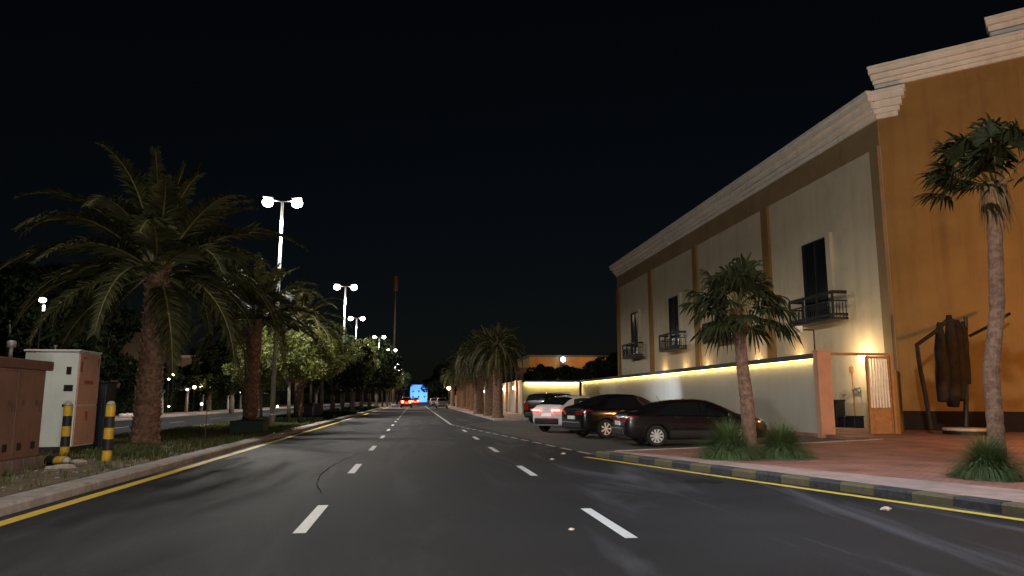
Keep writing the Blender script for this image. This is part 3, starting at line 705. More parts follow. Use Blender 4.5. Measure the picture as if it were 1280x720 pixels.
# white cabinet: white end towards the camera, salmon doors towards the road
cw = G(88, 567, .1)
cwt = thing('electrical_cabinet', 'tall cabinet with white side and salmon coloured doors behind the striped bollards', 'utility cabinet', (cw.x, cw.y, .1), R(0))
Hc = atY(93, 438, cw.y).z - .1; Wc = 1.28
Wl = (atX(121, 500, cw.x).y - cw.y)
b = MB(); b.bx(-Wc + .03, -.03, .02, Wl - .02, -.06, .16); b.build('plinth', M['black_plinth'], cwt, bevel=.01)
b = MB(); b.bx(-Wc, 0, 0, Wl, .162, Hc - .03); b.build('body', M['cab_white'], cwt, bevel=.012)
b = MB(); b.bx(-Wc - .03, .035, -.04, Wl + .03, Hc - .028, Hc + .02); b.build('top', M['cab_white'], cwt, bevel=.01)
b = MB(); b.bx(.002, .03, .03, Wl - .03, Hc * .47, Hc - .06); dd = b.build('door', M['cab_salmon'], cwt, bevel=.006); dd['label'] = 'upper salmon door'
k_ = Wl / 1.75
for (u, v, wd, hh) in ((.3, .93, .22, .05), (.12, .84, .16, .26), (.5, .69, .16, .10), (.7, .69, .2, .10), (.93, .69, .25, .10), (1.48, .9, .1, .2)):
    b = MB(); b.bx(.031, .034, u * k_, (u + wd) * k_, Hc * v - hh / 2, Hc * v + hh / 2); b.build('sticker', M['red_mark'], dd)
b = MB(); b.bx(.002, .03, .03, Wl - .03, .2, Hc * .455); dd = b.build('door', M['cab_salmon'], cwt, bevel=.006); dd['label'] = 'lower salmon door'
b = MB(); b.bx(.031, .06, .7 * k_, .85 * k_, Hc * .31, Hc * .40); b.build('handle', M['red_mark'], dd)
for (u, v, wd, hh) in ((-.27, .80, .12, .2), (-.30, .63, .22, .16), (-.30, .46, .25, .07)):
    b = MB(); b.bx(u, u + wd, -.006, -.002, Hc * v - hh / 2, Hc * v + hh / 2); b.build('sticker', M['black_metal'], cwt)
b = MB(); b.tube([(-.72, .3, Hc + .02), (-.72, .3, Hc + .12)], .02, 8); b.lathe([(.02, Hc + .1), (.045, Hc + .11), (.03, Hc + .15)], 10, (-.72, .3, 0)); b.build('lifting_eye', M['steel'], cwt)
# dark blue cabinet squeezed behind
g = atY(127, 560, cw.y + Wl + .15)
t = thing('meter_box', 'low dark blue grey box between the salmon doors and the right bollard', 'utility cabinet', (g.x - .35, g.y, .1), 0)
hb = atY(127, 479, g.y).z - .1
b = MB(); b.bx(-.5, .35, 0, .7, -.05, hb); b.build('body', M['blue_bin'], t, bevel=.02)
b = MB(); b.bx(-.53, .38, -.03, .73, hb + .002, hb + .05); b.build('lid', M['black_metal'], t, bevel=.01)
b = MB(); b.bx(-.42, .27, -.014, -.001, .15, hb - .1); b.build('door', M['blue_bin'], t, bevel=.004)
# bollards
def bollard_parts(t, Hb, r_=.10):
    nb = 5; seg = Hb / nb
    b = MB()
    for i in range(nb):
        b.lathe([(r_, i * seg + .0015), (r_, (i + 1) * seg - .0015)], 20, mi=(0 if (nb - 1 - i) % 2 == 0 else 1))
    b.build('post', [M['bol_yellow'], M['bol_black']], t, auto=False)
    b = MB(); b.lathe([(r_ * 1.0, Hb), (r_ * .85, Hb + .05), (r_ * .45, Hb + .09), (.01, Hb + .10)], 20); b.build('cap', M['bol_cap'], t, smooth=True)
gB = G(133, 576, .1)
sB = thing('bollard', 'yellow and black striped bollard standing right of the salmon cabinet', 'bollard', (gB.x, gB.y, .08), 0, 'striped bollards guarding the cabinets')
bollard_parts(sB, (576 - 512) / 909 * gB.y)
gA = G(80, 570, .1)
copy_tree(sB, loc=(gA.x, gA.y, .08), rz=1.1, label='yellow and black striped bollard standing before the white cabinet side', scale=(1, 1, .98))
gC = G(86, 583, .1)
fb = copy_tree(sB, loc=(gC.x - 1.15, gC.y + .55, .2), label='striped bollard lying on its side on the soil at the foot of the standing one')
dv = Vector((1.15, -.6, 0)).normalized()
fb.rotation_euler = dv.to_track_quat('Z', 'Y').to_euler()
# bits of rubble
for k, (px, py, s) in enumerate(((80, 588, .2), (98, 580, .16), (66, 588, .15))):
    g = G(px, py, .1); b = MB(); b.lathe([(s * .8, -.02), (s, s * .25), (s * .7, s * .55), (s * .2, s * .62)], 9, wob=lambda i, k: 1 + .15 * math.sin(k * 2.3 + i))
    o = b.build('rock', M['stone']); o.location = (g.x, g.y, .1); tag(o, ['pale flat stone below the fallen bollard', 'small stone right of the fallen bollard end', 'small stone left of the fallen bollard'][k], 'stone')
# green planter
g = G(307, 543, .1)
t = thing('planter_box', 'dark green planter box at the foot of a date palm', 'planter', (g.x, g.y, .1))
wv = 38 / 909 * g.y
b = MB()
for (x0, x1, y0, y1) in ((-wv / 2, wv / 2, 0, .08), (-wv / 2, wv / 2, wv - .08, wv), (-wv / 2, -wv / 2 + .08, .081, wv - .081), (wv / 2 - .08, wv / 2, .081, wv - .081)):
    b.bx(x0, x1, y0, y1, -.02, .52)
b.build('box', M['green_box'], t, bevel=.01)
b = MB(); b.bx(-wv / 2 + .09, wv / 2 - .09, .09, wv - .09, -.01, .42); b.build('soil_fill', M['soil'], t)
# bins under the trees
for k, (px, Y, lab) in enumerate(((386, 50, 'dark blue wheeled bin under the median trees, left one'), (395, 51.5, 'dark blue wheeled bin under the median trees, right one'))):
    g = atY(px, 515, Y)
    if k == 0:
        t = bin0 = thing('wheeled_bin', lab, 'bin', (g.x, Y, .1), 0, 'bins under the median trees')
        b = MB(); b.add([(-.24, -.3, .08), (.24, -.3, .08), (.24, .3, .08), (-.24, .3, .08), (-.32, -.4, 1.0), (.32, -.4, 1.0), (.32, .4, 1.0), (-.32, .4, 1.0)],
                        [(3, 2, 1, 0), (4, 5, 6, 7), (0, 1, 5, 4), (1, 2, 6, 5), (2, 3, 7, 6), (3, 0, 4, 7)]); b.build('tub', M['blue_bin'], t, bevel=.02)
        b = MB(); b.box((0, 0, 1.04), (.7, .86, .06)); b.build('lid', M['blue_bin'], t, bevel=.02)
        for sx in (-1, 1):
            b = MB(); b.tube([(sx * .27, .3, .1), (sx * .33, .3, .1)], .1, 14); b.build('wheel', M['tyre'], t)
    else: copy_tree(bin0, loc=(g.x, Y, .1), rz=.2, label=lab)

# ------------------------------------------------------------------ boundary wall with LED strip, gate
Yn = G(1030, 547).y; WX = BAYX + .15
Zt = atY(1020, 441, Yn).z
nearx = atY(1030, 500, Yn).x; farx = atX(727, 472, nearx)
Yf = farx.y; print('wall', nearx, Yn, Yf, Zt, farx.z)
wx = nearx
t = thing('boundary_wall', 'long pale rendered garden wall with glowing yellow strip under its dark coping', 'wall', (0, 0, 0))
b = MB(); b.bx(wx, wx + .25, Yn, Yf, -.05, Zt - .20); b.build('wall_panel', M['bwall'], t)
b = MB(); b.bx(wx - .22, wx + .35, Yn - .02, Yf - .22, Zt - .2 + .002, Zt); b.build('coping', M['coping'], t, bevel=.015)
b = MB(); b.bx(wx - .10, wx - .06, Yn + .15, Yf - .3, Zt - .225, Zt - .202); b.build('led_strip', M['led'], t)
L_ = Yf - Yn
lt = light('led_strip_light', 'AREA', (wx - .10, (Yn + Yf) / 2, Zt - .235), 190, (1.0, 0.70, 0.22), size=(.03, L_ - .5))
lt.rotation_euler = (0, R(-28), 0)
# the wall turns towards the street
cx = atY(653, 480, Yf).x
t = thing('garden_wall', 'short pale garden wall facing the street, lit yellow, behind the parked cars', 'wall', (0, 0, 0))
b = MB(); b.bx(cx, wx - .24, Yf, Yf + .25, -.05, Zt - .2); b.build('wall_panel', M['bwall'], t)
b = MB(); b.bx(cx - .05, wx - .24, Yf - .2, Yf + .3, Zt - .198, Zt); b.build('coping', M['coping'], t, bevel=.015)
b = MB(); b.bx(cx + .2, wx - .3, Yf - .12, Yf - .08, Zt - .225, Zt - .202); b.build('led_strip', M['led'], t)
lt = light('led_strip_light', 'AREA', ((cx + wx) / 2, Yf - .10, Zt - .235), 210, (1.0, 0.74, 0.2), size=(wx - cx - .6, .03))
lt.rotation_euler = (R(28), 0, 0)
# wall along the far footpath with piers and wall lamps
t = thing('street_wall', 'long cream wall with piers behind the palm row on the right', 'wall', (0, 0, 0))
b = MB(); b.bx(cx, cx + .25, Yf + .26, 200, -.05, Zt - .15); b.build('wall_panel', M['bwall'], t)
b = MB(); b.bx(cx - .06, cx + .3, Yf + .31, 200, Zt - .148, Zt); b.build('coping', M['plaster'], t)
for k in range(14):
    Y = Yf + 3 + k * 8
    b = MB(); b.bx(cx - .22, cx - .002, Y, Y + .7, -.05, Zt + .05); pr = b.build('pier', M['pink'], t)
    if k < 7:
        b = MB(); b.lathe([(.09, 2.38), (.13, 2.45), (.13, 2.62), (.05, 2.7)], 10, (cx - .34, Y + .35, 0)); b.build('wall_lamp', M['warm'], pr, smooth=True)
        light('wall_lamp_light', 'POINT', (cx - .6, Y + .35, 2.6), 150, (1.0, .62, .30), .1)
# dark garden gate between
t = thing('garden_gate', 'dark metal garden gate with pale pillar in the street wall, by the nearest row palm', 'gate', (cx - .02, Yf + 12, 0))
b = MB(); b.bx(-.06, -.004, 0, 1.9, .1, 2.5); b.build('leaf', M['black_metal'], t)
b = MB(); b.bx(-.3, -.004, -.35, -.002, -.05, 3.0); b.build('pillar', M['plaster'], t)
b = MB(); b.box((-.09, 1.6, 1.2), (.05, .05, .3)); b.build('handle', M['steel'], t)
# lamp on low post at the far right path (bright)
g = atY(561, 486, 140)
t = thing('path_lamp', 'bright round lamp on short post beside the far palms', 'lamp', (g.x, 140, .1))
b = MB(); b.tube([(0, 0, 0), (0, 0, g.z - .3)], .05, 8); b.build('post', M['black_metal'], t)
b = MB(); b.lathe([(.1, g.z - .3), (.36, g.z - .1), (.36, g.z + .15), (.1, g.z + .32)], 14); b.build('globe', M['warm'], t, smooth=True)
light('path_lamp_light', 'POINT', (g.x - .7, 139.2, g.z), 500, (1, .8, .55), .2)

# gate of the forecourt
gp = atY(1025, 500, Yn - .35)
t = thing('gate_pillar', 'salmon pink pillar at the near end of the lit garden wall', 'pillar', (gp.x, Yn, 0))
pw = 19 / 909 * Yn
b = MB(); b.bx(-.0, pw, -.35, -.025, -.05, Zt + .04); b.build('shaft', M['pink'], t, bevel=.012)
b = MB(); b.bx(-.02, pw + .02, -.37, -.005, Zt + .042, Zt + .09); b.build('cap', M['pink'], t, bevel=.01)
# ------------------------------------------------------------------ villa
fx = atX(1110, 500, 1).x
VX = G(1129, 541).x; VY = G(1129, 541).y
farv = atX(773, 400, VX).y
zc = lambda px, py, Y: atY(px, py, Y).z
print('villa', VX, VY, farv)
zct = zc(1106, 118, VY); zcb = zc(1106, 150, VY); zfb = zc(1106, 182, VY)
villa = thing('villa', 'large two storey cream villa with ochre corner block and white cornices, tall dark balcony windows', 'building', (0, 0, 0))
b = MB(); b.bx(VX, VX + 16, VY + .02, farv, -.05, zfb); b.build('wall', M['plaster'], villa)
b = MB(); b.bx(VX - .05, VX + 16, VY + .02, farv + .05, zfb + .002, zcb); b.build('frieze', M['frieze'], villa)
# stepped cornice
b = MB()
st = [(.12, .0, .18), (.26, .18, .36), (.42, .36, .62), (.62, .62, .86), (.70, .86, 1.0)]
hc = zct - zcb
for (pr, a, c) in st: b.bx(VX - pr, VX + 14, VY - pr * .0 + .0 - pr * .4, farv + pr, zcb + hc * a + .002, zcb + hc * c)
cor = b.build('cornice', M['cornice'], villa)
# pilasters and windows
pil = [atX(px, 450, VX - .1).y for px in (965, 873, 815)]
for Y in pil + [farv - .35]:
    b = MB(); b.bx(VX - .16, VX - .002, Y - .42, Y + .42, -.05, zfb - .003); b.build('pilaster', M['ochre'], villa)
b = MB(); b.bx(VX - .16, VX - .002, VY + .03, VY + .62, -.05, zfb - .003); b.build('pilaster', M['frieze'], villa)
wins = [atX(px, 450, VX).y for px in (1026, 905, 845, 795)]
zwt = zc(1026, 303, wins[0]); zwb = zc(1026, 403, wins[0]); zbt = zc(1045, 366, wins[0] - .8)
print('wins', wins, zwt, zwb, zbt)
wy0 = atX(1042, 400, VX).y - wins[0]; wy1 = atX(1010, 400, VX).y - wins[0]
by0 = atX(1054, 400, VX - .5).y - wins[0]; by1 = atX(987, 400, VX - 1.0).y - wins[0]
for k, Y in enumerate(wins):
    a, c = Y + wy0, Y + wy1
    b = MB(); b.bx(VX - .06, VX - .004, a, c, zwb, zwt); wo = b.build('window', M['shutter'], villa)
    b = MB()
    b.bx(VX - .13, VX - .062, a, a + .09, zwb, zwt); b.bx(VX - .13, VX - .062, c - .09, c, zwb, zwt)
    b.bx(VX - .13, VX - .062, a + .091, c - .091, zwt - .09, zwt); b.bx(VX - .11, VX - .062, (a + c) / 2 - .04, (a + c) / 2 + .04, zwb, zwt - .091)
    b.build('frame', M['black_metal'], wo)
    b = MB(); b.bx(VX - .20, VX - .004, a - .42, a - .004, zwb, zwt + .12); b.build('jamb', M['plaster'], wo)
    x0 = VX - 1.0; y0 = Y + by0; y1 = Y + by1; zr = zwb + 1.25
    bal = MB(); bal.bx(x0, VX - .21, y0, y1, zwb - .16, zwb - .04); bo = bal.build('balcony_floor', M['black_metal'], villa)
    rl = MB()
    for zz, hh in ((zr - .07, .16), (zr - .50, .08), (zwb + .08, .14)):
        rl.bx(x0, x0 + .05, y0, y1, zz - hh / 2, zz + hh / 2)
        for yy in (y0, y1 - .05): rl.bx(x0 + .051, VX - .21, yy, yy + .05, zz - hh / 2, zz + hh / 2)
    for j in range(4):
        yy = y0 + .03 + (y1 - y0 - .06) * j / 3; rl.box((x0 + .025, yy, (zwb + zr) / 2 - .05), (.09, .09, zr - zwb))
    n_ = 22
    for j in range(n_):
        yy = y0 + .1 + (y1 - y0 - .2) * j / (n_ - 1); rl.box((x0 + .025, yy, zwb + .32), (.03, .03, .72))
    for yy in (y0 + .025, y1 - .025):
        for j in range(4): rl.box((x0 + .2 + j * .17, yy, zwb + .32), (.03, .03, .72))
    rl.build('railing', M['black_metal'], bo)
# ochre corner block: angled face towards the junction
far_c = Vector((VX, VY, 0)); VPx = -650.0
dirv = (Fv * FPX + Rv * (VPx - 640) - Uv * (499 - 360)); dirv.z = 0; dirv.normalize(); dn = -dirv   # towards the camera-right
nrm = Vector((dn.y, -dn.x, 0)); 
if nrm.dot(-far_c) < 0: nrm = -nrm
zot = zc(1108, 104, VY) - .35; zo2 = zc(1095, 90, VY)
E1 = far_c + dn * 14; back = -nrm * 10
b = MB(); b.prism([P(far_c), P(E1), P(E1 + back), P(far_c + back)][::1], .95, zot); ob = b.build('corner_block_wall', M['ochre'], villa)
b = MB(); b.prism([P(far_c + nrm * .03 - dn*.0), P(E1 + nrm * .03), P(E1 + back), P(far_c + back)], -.05, .948); b.build('dado', M['dado'], villa)
def crn(b, a, c, z0, hc, scale=1.0, ext=0.0):
    for (pr, u, v) in st:
        pr *= scale; p = a - dn * (pr * .35 + ext); q = c + dn * pr
        b.prism([P(p + nrm * pr), P(q + nrm * pr), P(q - nrm * .4), P(p - nrm * .4)], z0 + hc * u + .002, z0 + hc * v)
b = MB(); crn(b, far_c, E1, zot, 0.95, .9); b.build('upper_cornice', M['cornice'], villa)
b = MB(); crn(b, far_c + dn * .0, far_c + dn * .75, zcb, hc, .7); b.build('cornice_return', M['cornice'], villa)
# taller block step at the right edge
tt = 1.0
while proj(far_c + dn * tt + Vector((0, 0, zot + 1)))[0] < 1240 and tt < 12: tt += .05
e0 = far_c + dn * tt
b = MB(); crn(b, e0, E1, zot + 1.0, .9, .9); b.build('step_cornice', M['cornice'], villa)
b = MB(); b.prism([P(e0 - nrm * .05), P(E1 - nrm * .05), P(E1 + back), P(e0 + back)], zot + .96, zot + 1.0); b.build('parapet', M['ochre'], villa)
# wall lamps washing the facade
for k, px in enumerate((831, 857, 884, 948, 1000)):
    p = atX(px, 440, VX); zl = 3.75
    b = MB(); b.box((VX - .10, p.y, zl), (.18, .14, .22)); b.build('facade_lamp', M['warm'], villa, bevel=.02)
    light('facade_lamp_light', 'POINT', (VX - .7, p.y, zl + .1), 38, (1.0, .62, .27), .08)

# gate between pillar and villa corner
gz = Zt - .02
g0 = Vector((gp.x + pw, Yn - .2, 0)); gr = atY(1118, 500, Yn - .2); gL = gr.x - g0.x; ga = 0
gate = thing('forecourt_gate', 'brown framed gate standing open with white slats, between pink pillar and villa corner', 'gate', (g0.x, g0.y, 0), ga)
b = MB(); b.bx(.0, gL, -.05, .05, gz - .08, gz + .02); b.bx(gL - .10, gL, -.06, .06, -.02, gz - .082); b.build('gate_frame', M['gatewood'], gate)
lf = MB(); x0 = gL * .58; x1 = gL - .13
lf.bx(x0, x0 + .09, -.04, .04, .12, gz - .1); lf.bx(x1 - .05, x1, -.04, .04, .12, gz - .1); lf.bx(x0 + .091, x1 - .051, -.035, .035, gz - .2, gz - .1); lf.bx(x0 + .091, x1 - .051, -.035, .035, 1.02, 1.12)
leafo = lf.build('gate_leaf', M['gatewood'], gate)
b = MB(); b.bx(x0 + .091, x1 - .051, -.02, .02, .14, 1.018); b.bx(x0 + .2, x1 - .16, -.032, -.021, .28, .9); b.build('lower_panel', M['gatewood'], leafo)
b = MB(); n = 7
for j in range(n):
    xx = x0 + .13 + (x1 - x0 - .23) * j / (n - 1); b.bx(xx - .036, xx + .036, -.012, .012, 1.13, gz - .21)
b.build('slats', M['gatewhite'], leafo)
# what the open gate shows: the foot of the villa facade with lamp, pipe, tap and fan
gs = thing('side_wall', 'narrow ochre wall joining the gate post to the villa corner', 'wall', (0, 0, 0))
u = (Vector((VX - .1, VY, 0)) - Vector((gr.x + .06, Yn - .1, 0))); un = Vector((u.y, -u.x, 0)).normalized() * .08
a_ = Vector((gr.x + .14, Yn - .1, 0)); c_ = a_ + u * .97
b = MB(); b.prism([P(a_ - un), P(a_ + un), P(c_ + un), P(c_ - un)], -.05, 2.6); b.build('wall_panel', M['ochre'], gs)
def alp(px, py): return atX(px, py, VX - .02)
la = alp(1083, 447)
t = thing('wall_lamp', 'glaring warm lamp on the wall inside the gate', 'wall lamp', (VX, la.y, la.z))
b = MB(); b.box((-.04, 0, 0), (.07, .12, .3)); b.build('bracket', M['black_metal'], t)
b = MB(); b.lathe([(.07, -.2), (.17, -.13), (.17, .13), (.08, .2)], 14, (-.24, 0, 0)); b.build('globe', M['warm'], t, smooth=True)
light('wall_lamp_light', 'POINT', (VX - .9, la.y, la.z), 190, (1.0, .72, .38), .12)
pp = alp(1068, 500)
tag(MB().tube([(VX - .05, pp.y, 3.1), (VX - .05, pp.y, .15)], .035, 8).box((VX - .08, pp.y, alp(1067, 462).z), (.08, .22, .3)).build('downpipe', M['gatewood']), 'thin brown pipe with a small box on the wall seen through the gate', 'pipe')
q = alp(1074, 487)
tag(MB().tube([(VX - .09, q.y + .5, q.z), (VX - .14, q.y - .2, q.z - .02), (VX - .25, q.y - .3, q.z - .12)], .04, 8).box((VX - .12, q.y, q.z + .06), (.1, .4, .06)).build('wall_tap', M['steel']), 'steel tap arm on the wall beside the brown pipe', 'tap')
q = atX(1055, 494, VX - .5)
t = thing('pedestal_fan', 'white pedestal fan standing inside the gate left of the pipe', 'fan', (q.x, q.y, .13), R(-15)); zq = q.z - .13
b = MB(); b.lathe([(.22, 0), (.22, .04), (.03, .06)], 16); b.build('base', M['steel'], t)
b = MB(); b.tube([(0, 0, .05), (0, 0, zq - .1)], .02, 8); b.build('stand', M['steel'], t)
b = MB()
for rr in (.06, .13, .2, .26):
    pts = [(rr * math.cos(a * .393), -.1, zq + rr * math.sin(a * .393)) for a in range(17)]; b.tube(pts, .008, 4)
for a in range(16): b.tube([(0, -.1, zq), (.26 * math.cos(a * .393), -.1, zq + .26 * math.sin(a * .393))], .006, 3)
b.box((0, 0, zq), (.12, .18, .12)); b.build('cage', M['steel'], t)
for k, (px, lab, m_, d_) in enumerate(((1047, 'tall black bin just inside the gate beside the pillar', 'black_metal', (.5, .6, 1.3)),
                                     (1057, 'dark blue crate inside the gate, left of two', 'blue_bin', (.5, .55, .5)),
                                     (1069, 'dark blue crate inside the gate, right of two', 'blue_bin', (.5, .62, .55)))):
    q = atX(px, 525, VX - .9 + .1 * k)
    t = thing('bin' if k == 0 else 'crate', lab, 'bin' if k == 0 else 'crate', (q.x, q.y, .132))
    w_, l_, h_ = d_
    b = MB(); b.bx(-w_ / 2, w_ / 2, -l_ / 2, l_ / 2, 0, h_ * .9); b.build('body', M[m_], t, bevel=.03)
    b = MB(); b.bx(-w_ / 2 - .02, w_ / 2 + .02, -l_ / 2 - .02, l_ / 2 + .02, h_ * .902, h_); b.build('rim' if k else 'lid', M[m_], t, bevel=.015)
# camera bracket on the wall end
q = atY(1008, 415, Yn + 1.5); zb = Zt
t = thing('security_camera', 'security camera with bent arm on a thin post above the wall end', 'security camera', (wx + .1, Yn + .6, Zt))
b = MB(); b.tube([(0, 0, 0), (0, 0, .95), (-.55, 0, .95)], .03, 8); b.build('post', M['black_metal'], t)
b = MB(); b.box((-.62, 0, 1.02), (.22, .18, .16)); b.tube([(-.5, 0, .95), (-.68, -.1, .76), (-.95, -.12, .72)], .05, 8); b.build('camera_head', M['gatewhite'], t)

# ------------------------------------------------------------------ parasol
g = G(1208, 543, .13)
t = thing('parasol', 'closed dark cantilever parasol with round pale base before the ochre wall', 'parasol', (g.x, g.y, .13))
sc_ = g.y / 909
def lp(px, py, dy=0): p = atY(px, py, g.y + dy); return Vector((p.x - g.x, dy, p.z - .13))
b = MB(); b.lathe([(.78, 0), (.78, .12), (.3, .14)], 28, (0, 0, 0)); b.build('base', M['black_metal'], t)
b = MB(); b.lathe([(.82, .142), (.84, .19), (.80, .24), (.12, .26)], 28, (0.05, 0, 0)); b.build('base_cover', M['basestone'], t, smooth=False)
b = MB(); b.tube([(0, 0, .24), lp(1208, 460), lp(1207, 396)], [.09, .08, .07], 10); b.build('mast', M['black_metal'], t)
b = MB(); b.tube([lp(1212, 420), lp(1232, 410), lp(1262, 392)], .06, 8); b.build('arm', M['black_metal'], t)
b = MB(); b.tube([lp(1208, 412), lp(1196, 402), lp(1184, 400), lp(1170, 414), lp(1146, 431), lp(1150, 460), lp(1156, 490), lp(1164, 536)], .08, 8); b.build('arm_shadow_tube', M['parasol'], t)  # solid tube shaped like the arm's shadow on the ochre wall
b = MB(); r_ = random.Random(4)
for (px, wd, y0, y1) in ((1176, .24, 403, 502), (1188, .27, 394, 508), (1198, .22, 400, 500), (1205, .17, 402, 480)):
    pts = [lp(px + r_.uniform(-1, 1) + (k - 2) * .8, y0 + (y1 - y0) * k / 6, r_.uniform(-.05, .12)) for k in range(7)]
    b.tube(pts, [wd * f for f in (.35, .7, .9, 1.0, 1.05, 1.0, .75)], 9)
b.build('folded_canopy', M['parasol'], t, smooth=True)

# ------------------------------------------------------------------ cars
def interp(keys):
    xs = [k[0] for k in keys]; ys = [k[1] for k in keys]; n = len(xs)
    d = [(ys[i + 1] - ys[i]) / (xs[i + 1] - xs[i]) for i in range(n - 1)]
    m = [d[0]] + [0 if d[i - 1] * d[i] <= 0 else 2 * d[i - 1] * d[i] / (d[i - 1] + d[i]) for i in range(1, n - 1)] + [d[-1]]
    def f(x):
        if x <= xs[0]: return ys[0]
        if x >= xs[-1]: return ys[-1]
        i = max(j for j in range(n - 1) if xs[j] <= x); h = xs[i + 1] - xs[i]; t = (x - xs[i]) / h
        return (2 * t**3 - 3 * t**2 + 1) * ys[i] + (t**3 - 2 * t**2 + t) * h * m[i] + (-2 * t**3 + 3 * t**2) * ys[i + 1] + (t**3 - t**2) * h * m[i + 1]
    return f
CARS = {
 'sedan': dict(tz=.80, L=4.72, W=.90, top=[(x * 1.0607, z) for x, z in [(-2.225, .72), (-2.17, .93), (-2.05, 1.04), (-1.7, 1.09), (-1.45, 1.18), (-1.0, 1.36), (-.5, 1.44), (0, 1.455), (.4, 1.41), (.85, 1.24), (1.2, 1.05), (1.35, 1.0), (1.75, .93), (2.05, .84), (2.18, .72), (2.225, .58)]],
               belt=.93, win=(-1.43, 1.04), rw=(-1.64, -1.0), fw=(.45, 1.22), wb=(-1.38, 1.40), wr=.325, zb=.20, rt=.61),
 'suv': dict(tz=.95, L=4.65, W=.94, top=[(-2.325, .80), (-2.28, 1.08), (-2.2, 1.18), (-2.0, 1.38), (-1.75, 1.57), (-1.4, 1.63), (-.6, 1.66), (.1, 1.65), (.5, 1.58), (.95, 1.36), (1.3, 1.15), (1.5, 1.09), (1.9, 1.02), (2.15, .92), (2.28, .78), (2.325, .62)],
             belt=1.06, win=(-1.72, 1.05), rw=(-2.19, -1.72), fw=(.5, 1.28), wb=(-1.38, 1.42), wr=.35, zb=.24, rt=.66),
 'fastback': dict(tz=.93, L=4.7, W=.94, top=[(-2.35, .86), (-2.30, 1.10), (-2.2, 1.17), (-1.9, 1.24), (-1.5, 1.41), (-1.0, 1.57), (-.4, 1.65), (.1, 1.64), (.5, 1.56), (.95, 1.35), (1.3, 1.14), (1.5, 1.08), (1.9, 1.01), (2.15, .92), (2.28, .78), (2.35, .62)],
             belt=1.05, win=(-1.5, 1.05), rw=(-2.05, -1.15), fw=(.5, 1.28), wb=(-1.38, 1.42), wr=.35, zb=.24, rt=.64),
 'coupe': dict(tz=.93, L=4.5, W=.92, top=[(-2.25, .84), (-2.2, 1.10), (-2.1, 1.17), (-1.8, 1.30), (-1.4, 1.47), (-.9, 1.58), (-.3, 1.62), (.2, 1.59), (.6, 1.50), (1.0, 1.30), (1.35, 1.10), (1.5, 1.05), (1.85, .98), (2.1, .88), (2.2, .74), (2.25, .58)],
             belt=1.02, win=(-1.5, 1.05), rw=(-2.02, -1.15), fw=(.55, 1.30), wb=(-1.33, 1.38), wr=.35, zb=.25, rt=.64),
 'bigsuv': dict(tz=1.0, L=4.95, W=.98, top=[(-2.475, .85), (-2.43, 1.2), (-2.38, 1.35), (-2.22, 1.66), (-2.05, 1.76), (-1.5, 1.80), (-.5, 1.82), (.3, 1.80), (.7, 1.70), (1.1, 1.46), (1.4, 1.26), (1.6, 1.20), (2.1, 1.14), (2.3, 1.04), (2.43, .88), (2.475, .7)],
             belt=1.16, win=(-2.12, 1.1), rw=(-2.37, -2.1), fw=(.66, 1.38), wb=(-1.45, 1.50), wr=.38, zb=.28, rt=.72),
}
